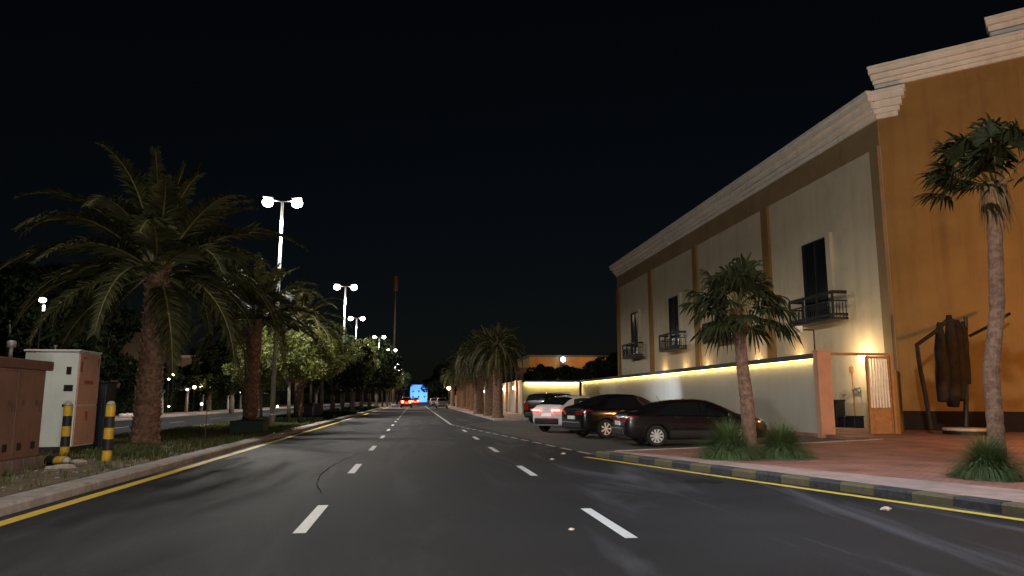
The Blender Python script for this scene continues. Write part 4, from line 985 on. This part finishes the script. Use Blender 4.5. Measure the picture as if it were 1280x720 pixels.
def car(kind, name, label, cat, paint, loc, az, tail='tail_off', plate='plate', group=None, rimmat='rim', spokes=10):
    C = CARS[kind]; L = C['L']; W = C['W']; tp = interp(C['top']); h = L / 2
    Wf = interp([(-h, W * .80), (-h + .07, W * .90), (-h + .3, W * .97), (-h + .9, W), (h - 1.1, W), (h - .5, W * .95), (h - .2, W * .86), (h - .05, W * .74), (h, W * .62)])
    zbf = interp([(-h, C['zb'] + .16), (-h + .15, C['zb'] + .04), (-h + .6, C['zb']), (h - .7, C['zb']), (h - .15, C['zb'] + .03), (h, C['zb'] + .12)])
    belt = interp([(-h, C['belt'] - .0), (-h + .3, C['belt'] + .02), (0, C['belt'] - .01), (h - 1, C['belt'] - .06), (h, C['belt'] - .1)])
    def sec(x):
        zt = tp(x); zb = zbf(x); w = Wf(x); bz = min(belt(x), zt - .09); g = max(0, min(1, (zt - belt(x) - .04) / .45)); g = g * g * (3 - 2 * g)
        wr = w * .86 * (1 - g) + C['rt'] * g; eb = w * .965
        ze = zt - (.05 + .03 * g); mid = bz * .55 + zb * .45
        pts = [(0, zb), (w * .72, zb), (w * .91, zb + .03), (w * .975, zb + .12), (w * .992, mid), (w, mid + (bz - mid) * .45), (w * .99, bz - .05), (eb, bz)]
        for t_ in (1 / 3, 2 / 3): pts.append((eb + (wr - eb) * t_ + .015 * g, bz + (ze - bz) * t_))
        pts += [(wr, ze), (wr - .06 * (w / W), ze + .032 + .01 * g), (wr * .66, zt - .008), (wr * .33, zt - .001), (0, zt)]
        return pts
    NB, NR = 7, 10
    t = thing(name, label, cat, loc, R(90) - az, group)
    # closed body
    xs = sorted(set([-h, -h + .015, -h + .05, -h + .1, -h + .16, h - .16, h - .1, h - .05, h - .015, h] + [-h + L * i / 54 for i in range(2, 53)]))
    b = MB(); ns = len(sec(0)); ring = 2 * ns - 2; vs = []
    for x in xs:
        s = sec(x)
        if x in (xs[0], xs[-1]):
            cz = sum(p[1] for p in s) / ns; s = [(p[0] * .93, cz + (p[1] - cz) * .93) for p in s]
        vs += [(x, -y, z) for y, z in s] + [(x, y, z) for y, z in s[-2:0:-1]]
    fs = []
    for i in range(len(xs) - 1):
        for k in range(ring):
            k2 = (k + 1) % ring; fs.append((i * ring + k, (i + 1) * ring + k, (i + 1) * ring + k2, i * ring + k2))
    fs.append(tuple(range(ring))); fs.append(tuple((len(xs) - 1) * ring + k for k in range(ring))[::-1])
    b.add(vs, fs); body = b.build('body', M[paint], t, smooth=True)
    body.data.materials.append(M['trim'])
    cut = MB()
    for wxx in C['wb']:
        for sg in (-1, 1):
            n0 = 28; rr = C['wr'] + .055; cv = [(wxx + rr * math.cos(2 * math.pi * j / n0), sg * (W + .1), C['wr'] + rr * math.sin(2 * math.pi * j / n0)) for j in range(n0)]
            cv += [(p[0], sg * (W - .30), p[2]) for p in cv]
            ff = [tuple(range(n0)), tuple(range(n0, 2 * n0))[::-1]] + [(j, n0 + j, n0 + (j + 1) % n0, (j + 1) % n0) for j in range(n0)]
            if sg < 0: ff = [f[::-1] for f in ff]
            cut.add(cv, ff)
    co = bpy.data.objects.new('cutter', cut.mesh('cutter', M['trim'])); col.objects.link(co); co.parent = t
    import bmesh
    for me_ in (co.data, body.data):
        bm = bmesh.new(); bm.from_mesh(me_); bmesh.ops.recalc_face_normals(bm, faces=bm.faces); bm.to_mesh(me_); bm.free()
    md = body.modifiers.new('wells', 'BOOLEAN'); md.operation = 'DIFFERENCE'; md.object = co; md.solver = 'EXACT'
    try: md.material_mode = 'TRANSFER'
    except Exception: pass
    dg = bpy.context.evaluated_depsgraph_get(); me = bpy.data.meshes.new_from_object(body.evaluated_get(dg))
    body.modifiers.clear(); body.data = me; bpy.data.objects.remove(co)
    me.set_sharp_from_angle(angle=R(32))
    # patches on the skin
    def skin(x, f, sg, off):
        s = sec(x); i = min(len(s) - 2, int(f)); a = Vector(s[i]); c = Vector(s[i + 1]); p = a.lerp(c, f - i)
        tv = (c - a).normalized(); nx = (sec(min(h, x + .03))[i][0] - sec(max(-h, x - .03))[i][0]) / .06
        zt_ = (tp(min(h, x + .03)) - tp(max(-h, x - .03))) / .06 if f > NR else 0
        n = Vector((-(zt_) if f > NR else -nx, tv.y, -tv.x)); n.normalize()
        return Vector((x + n.x * off, sg * (p.x + n.y * off), p.y + n.z * off))
    def patch(bb, x0f, x1f, f0, f1, sg, off=.006, nx=14, nf=6):
        vs = []; fs = []
        for j in range(nf + 1):
            f = f0 + (f1 - f0) * j / nf; v = j / nf; xa = x0f(v) if callable(x0f) else x0f; xb = x1f(v) if callable(x1f) else x1f
            for i in range(nx + 1): vs.append(skin(xa + (xb - xa) * i / nx, f, sg, off))
        for j in range(nf):
            for i in range(nx):
                q = (j * (nx + 1) + i, j * (nx + 1) + i + 1, (j + 1) * (nx + 1) + i + 1, (j + 1) * (nx + 1) + i); fs.append(q if sg < 0 else q[::-1])
        bb.add(vs, fs)
    wa, wbk = C['win']; xm = (C['wb'][0] + C['wb'][1]) / 2 + .05
    ra, rbk = C['rw']; fa, fb_ = C['fw']
    for sg in (-1, 1):
        rear_top = max(wa + .12, rbk + .05); front_top = fa - .02
        b = MB(); patch(b, lambda v: wa + (rear_top - wa) * v ** .8, xm - .04, NB + .22, NR - .22, sg); b.build('side_window', M['car_glass'], t, smooth=True)
        b = MB(); patch(b, xm + .04, lambda v: wbk + (front_top - wbk) * v, NB + .22, NR - .22, sg); b.build('side_window', M['car_glass'], t, smooth=True)
        b = MB(); patch(b, wa, wbk, NB - .02, NB + .14, sg, .008, nf=2); b.build('window_trim', M['chrome'] if kind != 'coupe' else M['trim'], t)
        b = MB(); patch(b, C['wb'][0] + C['wr'] + .1, C['wb'][1] - C['wr'] - .1, 1.6, 3.6, sg, .012, nf=4); b.build('side_skirt', M['trim'], t, smooth=True)
        for xd in (xm - .75, xm + .28):
            b = MB(); p = skin(xd, NB - .9, sg, .02); b.box(p, (.2, .03, .03)); b.build('door_handle', M['chrome'], t, bevel=.01)
        # panel gaps
        b = MB()
        for xd in (xm, wbk - .02 + .1, C['wb'][0] + .42):
            patch(b, xd - .004, xd + .004, 3.2, NB, sg, .0025, nx=1, nf=8)
        b.build('door_gap', M['trim'], t)
        # mirror
        p = skin(wbk - .12, NB + .2, sg, .0)
        b = MB(); b.box((p.x, p.y + sg * .11, p.z + .06), (.12, .22, .14)); b.box((p.x, p.y + sg * .02, p.z + .0), (.06, .06, .05)); b.build('mirror', M[paint], t, bevel=.03)
        # tail lamp: wraps the corner
        b = MB(); patch(b, -h + .06, lambda v: -h + (.42 if kind != 'bigsuv' else .18) * (1 - .55 * v), 5.9, 6.95, sg, .012, nx=6, nf=5)
        z6 = sec(-h)[6][1]; hh = .15 if kind != 'bigsuv' else .4
        zl = C['tz']
        b.box((-h + .03, sg * W * .62, zl), (.10, W * .40, hh), rz=sg * R(-9)); tl = b.build('tail_lamp', M[tail], t, bevel=.012)
        if tail == 'tail_on':
            bb = MB(); bb.box((-h - .04, sg * W * .58, zl + .035), (.02, W * .46, .06), rz=sg * R(-9)); bb.build('light_bar', M['tail_hot'], tl, bevel=.008)
        # headlamp
        b = MB(); patch(b, h - .42, h - .04, 5.4, 6.7, sg, .012, nx=6, nf=4); b.build('headlamp', M['headlamp'], t, smooth=True)
    b = MB()
    for sg in (-1, 1): patch(b, ra, rbk, NR + .3, 14, sg, .006, nf=6)
    b.build('rear_window', M['car_glass'], t, smooth=True)
    b = MB()
    for sg in (-1, 1): patch(b, fa, fb_, NR + .3, 14, sg, .006, nf=6)
    b.build('windscreen', M['car_glass'], t, smooth=True)
    zc_ = C['zb'] + .2
    b = MB(); b.box((-h - .005, 0, zc_ + .05), (.12, W * 1.42, .26)); b.build('rear_bumper', M['trim'], t, bevel=.05)
    b = MB(); b.box((h - .04, 0, zc_ + .03), (.12, W * 1.2, .2)); b.box((h - .02, 0, zc_ + .28), (.06, W * .9, .14)); b.build('grille', M['trim'], t, bevel=.03)
    zp = C['zb'] + (.52 if kind != 'sedan' else .5)
    b = MB(); b.box((-h - .03 + .012, 0, zp), (.035, .5, .13)); b.build('number_plate', M[plate], t, bevel=.005)
    b = MB(); b.tube([(-.9, .2, tp(-.9) - .01), (-1.0, .2, tp(-.9) + .16)], .008, 6); b.build('aerial', M['trim'], t)
    if kind in ('suv', 'bigsuv'):
        for sg in (-1, 1):
            b = MB(); b.tube([(x, sg * (C['rt'] - .05), tp(x) + (.035 if abs(x + .5) < .95 else -.02)) for x in (-1.5, -1.35, -.5, .3, .45)], .016, 6); b.build('roof_rail', M['steel'], t)
    # wheels
    wh = None
    for i, wxx in enumerate(C['wb']):
        for sg in (-1, 1):
            r0 = C['wr']; y = sg * (W - .115)
            b = MB(); prof = [(r0 * .66, -.10), (r0 * .93, -.105), (r0, -.07), (r0, .07), (r0 * .93, .105), (r0 * .66, .10)]
            n0 = 32; vs = []; fs = []
            for (rr, yy) in prof:
                for k in range(n0): a = 2 * math.pi * k / n0; vs.append((rr * math.cos(a), yy, rr * math.sin(a)))
            for q in range(len(prof)):
                q2 = (q + 1) % len(prof)
                for k in range(n0): k2 = (k + 1) % n0; fs.append((q * n0 + k, q * n0 + k2, q2 * n0 + k2, q2 * n0 + k))
            b.add(vs, fs); wo = b.build('wheel', M['tyre'], t, smooth=True); wo.location = (wxx, y, r0)
            b = MB(); yo = sg * .075
            b.tube([(0, yo - sg * .02, 0), (0, yo + sg * .015, 0)], r0 * .14, 16)
            for k in range(spokes):
                a = 2 * math.pi * k / spokes; ca, sa = math.cos(a), math.sin(a); w0, w1 = r0 * .045, r0 * .095; tx, tz = -sa, ca
                i0, i1 = r0 * .12, r0 * .64
                vs = []
                for (rad, wd) in ((i0, w0), (i1, w1)):
                    for s2 in (-1, 1):
                        for y2 in (yo - sg * .03, yo): vs.append((ca * rad + tx * wd * s2, y2, sa * rad + tz * wd * s2))
                b.add(vs, [(0, 1, 3, 2), (4, 6, 7, 5), (0, 4, 5, 1), (2, 3, 7, 6), (1, 5, 7, 3), (0, 2, 6, 4)])
            pts = [(r0 * .65 * math.cos(k * math.pi / 16), yo - sg * .008, r0 * .65 * math.sin(k * math.pi / 16)) for k in range(33)]; b.tube(pts, r0 * .04, 6)
            b.build('rim', M[rimmat], wo)
            b = MB(); b.tube([(0, -.02, 0), (0, .02, 0)], r0 * .6, 20); b.build('hub_disc', M['trim'], wo)
    return t
def place(kind, px, py, az, lx, ly):
    """origin so that the car-local ground point (lx,ly) stands where the photo shows it"""
    g = G(px, py); rz = R(90) - az; c, s = math.cos(rz), math.sin(rz)
    return (g.x - (c * lx - s * ly), g.y - (s * lx + c * ly), .006)
az = R(90); car('sedan', 'sedan', 'dark maroon sedan parked nearest the camera with bright rear alloy wheel', 'car', 'paint_maroon', place('sedan', 821, 558.5, az, -1.38, -.82), az)
az = R(72); car('fastback', 'suv', 'black sloping roof SUV parked between the maroon sedan and the white car', 'car', 'paint_brown', place('fastback', 757, 548, az, -1.38, -.85), az, spokes=7)
az = R(48); wl = place('coupe', 684, 541, az, -2.2, 0); wc = car('coupe', 'crossover', 'white crossover car with glowing red tail lights', 'car', 'paint_white', wl, az, 'tail_on', 'plate_lit')
hd = Vector((math.sin(az), math.cos(az), 0)); 
light('headlight_beam', 'SPOT', Vector(wl) + hd * 2.5 + Vector((.45, -.4, .75)), 9000, (.75, .88, 1), .06, atX(832, 486, wx), 21, 1.0)
light('tail_light_glow', 'POINT', Vector(wl) - hd * 2.6 + Vector((0, 0, .55)), 1.5, (1, .08, .05), .15)
az = R(46); car('bigsuv', 'suv', 'tall black SUV parked farthest, behind the white crossover', 'car', 'paint_black', place('bigsuv', 655, 529, az, -2.4, .85), az)
# traffic far ahead
g = atY(508, 503, 128); far = car('bigsuv', 'suv', 'moving dark car with bright red tail lights straight ahead, left one', 'car', 'paint_black', (g.x, 128, .01), 0, 'tail_far', group='cars driving away')
g = atY(519, 500, 175); o = copy_tree(far, loc=(g.x, 175, .01), label='moving car with small red tail lights farther ahead, right one')
for (px, Y) in ((508, 128), (519, 175)):
    g = atY(px, 500, Y); light('tail_glow', 'POINT', (g.x, Y - 3.2, 1.0), 160, (1, .06, .03), .4)
g = atY(552, 505, 118); pk = car('suv', 'suv', 'pale silver car parked at the far right kerb, nearer of two', 'car', 'paint_silver', (g.x, 118, .01), R(180), group='cars parked at the far right kerb')
g = atY(543, 505, 140); copy_tree(pk, loc=(g.x, 140, .01), label='pale silver car parked at the far right kerb, farther of two')

# ------------------------------------------------------------------ far blue-lit building
g0 = atY(513, 482, 380); g1 = atY(534, 500, 380)
t = thing('office_building', 'distant white block lit bright blue at the end of the road', 'building', ((g0.x + g1.x) / 2, 380, 0))
w_ = g1.x - g0.x; hz = g0.z
b = MB(); b.bx(-w_ / 2, w_ / 2, 0, 8, -.05, hz); wl_ = b.build('wall', M['blue_wall'], t)
b = MB(); b.bx(-w_ / 2 - .2, w_ / 2 + .2, -.3, 8, hz + .002, hz + .4); b.build('roof', M['blue_wall'], t)
for i in range(3):
    for j in range(2):
        x = -w_ / 2 + w_ * (i + .5) / 3; z = 2.2 + j * 2.8
        b = MB(); b.bx(x - .35, x + .35, -.05, -.002, z, z + .9); b.build('window', M['shutter'], wl_)
light('blue_flood', 'AREA', (t.location.x, 368, 1.0), 6000, (.10, .30, 1.0), target=(t.location.x, 380, 4.5), size=(12, 1))

# ------------------------------------------------------------------ villa beyond the wall on the right
Y = 100; a0 = atY(662, 446, Y); a1 = atY(759, 446, Y)
t = thing('villa', 'low villa with orange lit parapet and dark tiled porch roof behind the corner wall', 'building', (0, 0, 0))
b = MB(); b.bx(a0.x, a1.x, Y, Y + 12, -.05, a0.z); b.build('wall', M['ochre'], t)
b = MB(); b.bx(a0.x - .2, a1.x + .3, Y - .2, Y + 12.2, a0.z + .002, a0.z + .25); b.build('roof', M['coping'], t)
zr0 = atY(700, 459, Y - 4).z; zr1 = atY(700, 472, Y - 4).z
b = MB(); b.add([(a0.x - 2, Y - 6, zr1 - .8), (a1.x + 1, Y - 6, zr1 - .8), (a1.x + 1, Y - .3, zr0 + .1), (a0.x - 2, Y - .3, zr0 + .1), (a0.x - 2, Y - .3, zr1 - .8), (a1.x + 1, Y - .3, zr1 - .8)],
                [(0, 1, 2, 3), (0, 3, 4), (1, 5, 2), (4, 5, 1, 0), (3, 2, 5, 4)]); b.build('porch_roof', M['roof_tile'], t)
p = atY(703, 450, Y - .3)
t2 = thing('wall_lamp', 'white lamp on the orange parapet of the low villa', 'wall lamp', (p.x, Y - .21, p.z))
b = MB(); b.box((0, -.1, -.35), (.5, .2, 1.5)); b.build('bracket', M['black_metal'], t2)
b = MB(); b.lathe([(.1, -.3), (.33, -.1), (.33, .2), (.1, .4)], 12, (0, -.55, 0)); b.build('globe', M['cool'], t2, smooth=True)
light('parapet_light', 'POINT', (p.x + 3.5, Y - 3.5, p.z - .3), 420, (1, .52, .2), .2); light('parapet_light', 'POINT', (p.x - 3, Y - 3.5, p.z - .3), 260, (1, .52, .2), .2)
dt = [(676, 92, 5.6), (712, 90, 5.4), (745, 88, 6.0), (768, 84, 6.6)]
base = None
dl = ['dark bush tree before the orange lit parapet, leftmost', 'dark round tree below the white parapet lamp', 'dark tree before the right end of the orange parapet', 'dark tree against the far corner of the big villa']
for i, (px, Y_, h_) in enumerate(dt):
    g = atY(px, 500, Y_)
    if base is None: base = tree('garden_tree', dl[0], 'tree', (g.x, Y_, 0), 5.6, 1.9, 1.3, 5000, .16, M['unlitleaf'], 77, .1, 'dark garden trees behind the corner wall')
    else: copy_tree(base, loc=(g.x, Y_, 0), rz=i * 2.0, scale=h_ / 5.6, label=dl[i])

# dark trees at the far right end of road
base = None
for i, (px, Y_, s, lab) in enumerate(((548, 180, 1.25, 'dark tree at the far end of the palm row, nearest of three'), (541, 230, 1.35, 'dark tree beyond the palm row, middle of three'), (537, 300, 1.5, 'dark tree right beside the blue lit building'))):
    g = atY(px, 500, Y_); x = g.x + 3.0
    if base is None: base = tree('roadside_tree', lab, 'tree', (x, Y_, 0), 7.5, 3.4, 2.6, 6000, .28, M['unlitleaf'], 88, .2, 'dark trees at the far right end of the road'); base.scale = (s,) * 3
    else: copy_tree(base, loc=(x, Y_, 0), rz=i * 2.0, scale=s, label=lab)

# ------------------------------------------------------------------ left background
# hedges with pale trunks
b0 = None
for i, (y0, y1) in enumerate(((30, 40), (43, 55), (58, 72), (74, 88), (91, 110), (113, 140))):
    r = random.Random(200 + i); b = MB(); L_ = y1 - y0
    lab = ['clipped dark hedge across the road, nearest block', 'clipped dark hedge, second block left of the big palm trunk', 'clipped dark hedge, third block right of the big palm trunk', 'clipped dark hedge, fourth block behind the planter palm', 'clipped dark hedge, fifth block behind the lamp post', 'clipped dark hedge, farthest block'][i]
    t = thing('hedge', lab, 'hedge', (-25.3, (y0 + y1) / 2, 0), 0, 'clipped hedges along the opposite footpath')
    b.bx(-.62, .62, -L_ / 2 + .1, L_ / 2 - .1, 0, 2.1); b.build('core', M['hedge'], t)
    b = MB()
    for k in range(5200):
        f = r.random(); y = r.uniform(-L_ / 2, L_ / 2); 
        if f < .62: p = Vector((.72 + r.gauss(0, .06), y, r.uniform(.05, 2.25)))
        elif f < .85: p = Vector((r.uniform(-.7, .7), y, 2.22 + r.gauss(0, .07)))
        else: p = Vector((r.uniform(-.7, .7), (-1 if r.random() < .5 else 1) * L_ / 2, r.uniform(.05, 2.2)))
        a = Vector((r.gauss(0, 1), r.gauss(0, 1), r.gauss(0, 1))).normalized(); u = a.orthogonal() * .09; w2 = a.cross(u)
        b.add([p - u, p - w2 * .5, p + u, p + w2 * .5], [(0, 1, 2, 3)])
    b.build('leaves', M['hedge'], t)
wt = None
labs = ['left of the big palm trunk', 'just right of the big palm trunk', 'by the glowing garden lamps', 'between two hedge blocks', 'left of the planter palm trunk', 'right of the planter palm trunk', 'behind the nearest lamp post']
for i, px in enumerate((170, 203, 233, 252, 285, 301, 321)):
    X = -23.6; Y_ = atX(px, 505, X).y
    if wt is None:
        wt = tree('street_tree', 'small dark crowned tree with whitewashed trunk ' + labs[i], 'tree', (X, Y_, .1), 4.0, 1.5, 1.0, 3500, .16, M['unlitleaf'], 301, .13, 'whitewashed trees across the road', bark=M['whitewash'], th=1.9)
    else: copy_tree(wt, loc=(X, Y_, .1), rz=i * 1.7, scale=rnd.uniform(.9, 1.25), label='small dark crowned tree with whitewashed trunk ' + labs[i])
# big dark trees left
base = None
for i, (px, Y_, h_, lab) in enumerate(((12, 52, 10.0, 'large black tree mass at the left edge above the brown cabinet'), (78, 55, 10.4, 'large black tree right of the small left lamp'), (98, 58, 9.6, 'large dark tree above the salmon cabinet'),
                                       (262, 84, 7.0, 'dark tree beside the grey house across the road'), (290, 80, 7.6, 'dark tree behind the planter palm across the road'), (325, 105, 8.0, 'dark tree across the road behind the nearest lamp post'), (395, 150, 9, 'dark distant tree behind the median trees'))):
    g = atY(px, 500, Y_)
    if base is None: base = tree('garden_tree', lab, 'tree', (g.x, Y_, 0), 10.0, 3.6, 3.6, 9000, .24, M['unlitleaf'], 401, .3, 'dark garden trees across the road', cl=34)
    else: copy_tree(base, loc=(g.x, Y_, 0), rz=i * 1.9, scale=h_ / 10, label=lab)
# small lamp among the trees
p = atY(53, 376, 48)
t = thing('garden_lamp', 'small white lamp on a pole among the black trees at the left', 'lamp', (p.x, 48, 0))
b = MB(); b.tube([(0, 0, 0), (0, 0, p.z - .1)], .05, 8); b.build('post', M['black_metal'], t)
b = MB(); b.lathe([(.1, p.z - .1), (.22, p.z), (.2, p.z + .14), (.06, p.z + .2)], 12); b.box((.12, 0, p.z - .45), (.1, .06, .35)); b.build('globe', M['cool'], t, smooth=False)
# houses across the road
def house(label, x0, x1, y0, y1, hz, wins_, m='far_wall', roofh=.4, hip=0):
    t = thing('house', label, 'building', ((x0 + x1) / 2, y0, 0)); hw = (x1 - x0) / 2; d_ = y1 - y0
    b = MB(); b.bx(-hw, hw, 0, d_, -.05, hz); wl = b.build('wall', M[m], t)
    b = MB()
    if hip:
        b.add([(-hw - .5, -.5, hz), (hw + .5, -.5, hz), (hw + .5, d_ + .5, hz), (-hw - .5, d_ + .5, hz), (-hw * .4, d_ * .5, hz + hip), (hw * .4, d_ * .5, hz + hip)], [(0, 1, 5, 4), (1, 2, 5), (2, 3, 4, 5), (3, 0, 4), (3, 2, 1, 0)])
        b.build('roof', M['roof_tile'], t)
    else:
        b.bx(-hw - .2, hw + .2, -.2, d_ + .2, hz + .002, hz + roofh); b.build('roof', M['cornice'], t)
    for (u, z, ww, hh, lit) in wins_:
        b = MB(); b.bx(u - ww / 2, u + ww / 2, -.04, -.002, z, z + hh); wo = b.build('window', M['litwin'] if lit else M['shutter'], wl)
        b = MB(); b.bx(u - ww / 2 - .08, u + ww / 2 + .08, -.1, -.041, z - .12, z - .02); b.bx(u - ww / 2 - .08, u - ww / 2, -.1, -.041, z - .018, z + hh); b.bx(u + ww / 2, u + ww / 2 + .08, -.1, -.041, z - .018, z + hh); b.build('frame', M['cornice'], wo)
        # side windows towards the road are the same for the +x face
    for k in range(3):
        yy = d_ * (k + .5) / 3
        b = MB(); b.bx(hw + .002, hw + .04, yy - .6, yy + .6, hz * .5, hz * .5 + 1.5); b.build('window', M['shutter'], wl)
    return t
h1a = atY(140, 415, 118); h1b = atY(176, 480, 118)
house('grey brown house between the salmon cabinet and the big palm trunk', h1a.x - 3, h1b.x + 1, 118, 132, h1a.z, [(-2, 4.5, 1.2, 1.5, 0), (2, 4.5, 1.2, 1.5, 0)], hip=1.2)
h2a = atY(222, 447, 125); h2b = atY(247, 447, 125)
house('house with pinkish front and small dark windows right of the big palm trunk', h2a.x - 1, h2b.x, 125, 138, h2a.z, [(-1.3, 4.8, 1.4, 2.0, 0), (1.2, 4.8, 1.2, 2.0, 0)], m='far_wall')
light('house_light', 'POINT', ((h2a.x + h2b.x) / 2 + 1, 117, 6), 260, (1, .68, .5), .2)
light('house_light', 'POINT', (h1b.x - 1, 111, 5), 130, (1, .75, .5), .2)
house('low pale house far across the road behind the median tree trunks', -44, -31, 150, 162, 4.0, [(0, 1.5, 1.5, 1.3, 1), (4, 1.5, 1.2, 1.3, 0)])
# garden lamps
gl_ = [(199, 474, 'big bright garden lamp right of the big palm trunk', .22, 'cool'), (201, 467, 'small white garden lamp above the big bright one', .10, 'cool'), (217, 468, 'small garden lamp among the hanging fronds', .12, 'warm'), (211, 474, 'tiny white garden lamp in the hedge', .09, 'cool'),
       (251, 481, 'brightest warm garden lamp over the hedge', .24, 'warm'), (243, 484, 'dimmer orange garden lamp left of the brightest warm one', .16, 'warm'), (234, 487, 'small lamp at whitewashed trunk', .1, 'cool'), (211, 508, 'tiny ground lamp at the hedge foot', .08, 'cool'),
       (252, 505, 'low ground lamp below the warm garden lamp', .12, 'cool'), (325, 483, 'white lamp seen just left of the nearest lamp post', .14, 'cool'), (347, 508, 'warm low lamp right of the nearest lamp post foot', .16, 'warm'), (300, 490, 'white ground lamp lighting the trunk by the planter palm', .1, 'cool')]
for (px, py, lab, s, m_) in gl_:
    X = -22.3; p = atX(px, py, X)
    t = thing('garden_lamp', lab, 'lamp', (p.x, p.y, 0), 0, 'garden lamps across the road')
    b = MB(); b.tube([(0, 0, 0), (0, 0, max(.15, p.z - s))], .03, 6); b.build('post', M['black_metal'], t)
    z = max(.2, p.z); b = MB(); b.lathe([(s * .3, z - s), (s, z - s * .4), (s, z + s * .4), (s * .3, z + s)], 12); b.build('globe', M[m_], t, smooth=True)
for (px, py, pw_, c_) in ((199, 474, 60, (1, .95, .85)), (251, 481, 130, (1, .7, .4)), (300, 490, 60, (1, .95, .9)), (347, 508, 40, (1, .7, .4)), (168, 500, 40, (1, .8, .6))):
    p = atX(px, py, -21.9); light('garden_lamp_light', 'POINT', (p.x + .5, p.y, max(.6, p.z)), pw_, c_, .1)
# pale border stones
for k, (px, lab) in enumerate(((153, 'left of three pale border stones by the hedge'), (160, 'middle of three pale border stones by the hedge'), (166, 'right of three pale border stones by the hedge'))):
    p = atX(px, 512, -22.6); b = MB(); b.lathe([(.26, 0), (.3, .1), (.2, .2), (.04, .24)], 10, wob=lambda i, k: 1 + .12 * math.sin(k * 1.9 + i)); o = b.build('border_stone', M['gatewhite']); o.location = (p.x, p.y, .12); tag(o, lab, 'stone', 'pale border stones')
# signpost: thin stake on the median
g = G(256, 548, .1)
tag(MB().tube([(0, 0, 0), (.02, 0, 1.3)], .015, 6).box((.02, 0, 1.25), (.1, .02, .16)).build('stake', M['rustmast']), 'thin stake on the median between big palm and planter', 'stake').location = (g.x, g.y, .1)
# small litter on the road
for k, (px, py, s, lab) in enumerate(((1108, 638, .06, 'pale crumpled scrap on the asphalt near the yellow line'), (714, 663, .03, 'tiny pale chip on the road beside the lane dash'), (704, 568, .06, 'flat pale scrap on the road by the bay line'), (690, 575, .05, 'second flat pale scrap on the road left of the bay line'))):
    g = G(px, py); b = MB(); b.lathe([(s, 0), (s * 1.1, s * .3), (s * .5, s * .7)], 7, wob=lambda i, k: 1 + .3 * math.sin(k * 2.7 + i * 2)); o = b.build('litter', M['litter']); o.location = (g.x, g.y, .006); tag(o, lab, 'litter')
# manhole cover
g = G(880, 600 + 2); b = MB(); b.lathe([(.34, 0), (.34, .006), (.30, .008)], 24); o = b.build('manhole_cover', M['black_metal']); o.location = (g.x, g.y, .001); tag(o, 'dark round manhole cover in the asphalt near the right kerb', 'manhole')

# ------------------------------------------------------------------ sodium lamp of the junction and the headlights of the car the photo is taken from
light('sodium_lamp', 'POINT', (21.5, 16.0, 3.4), 2400, (1.0, .48, .15), .12)
for sg in (-1, 1): light('own_headlight', 'SPOT', (.55 * sg, 1.6, .75), 1500, (1.0, .93, .86), .08, (.55 * sg + sg * 1.5, 20, 1.6), 110, .9)
light('unseen_near_light', 'SPOT', (-2.0, -4.0, 10), 15000, (1.0, .95, .88), .2, (20, 38, 8), 62, .8)  # added spot behind the camera to brighten the villa facade
light('unseen_near_light', 'SPOT', (6.5, 8.5, 8.5), 2600, (.78, .87, 1.0), .2, (6.2, 10.2, 0), 100, .9)  # unseen cool lamp for the bluish light on the right road

sc.view_settings.view_transform = 'Standard'; sc.view_settings.look = 'None'; sc.view_settings.exposure = 0; sc.view_settings.gamma = 1
sc.cycles.use_denoising = True
sc.cycles.max_bounces = 5; sc.cycles.diffuse_bounces = 2; sc.cycles.glossy_bounces = 3; sc.cycles.transmission_bounces = 3; sc.cycles.transparent_max_bounces = 4
sc.cycles.sample_clamp_indirect = 4
sc.cycles.use_light_tree = True
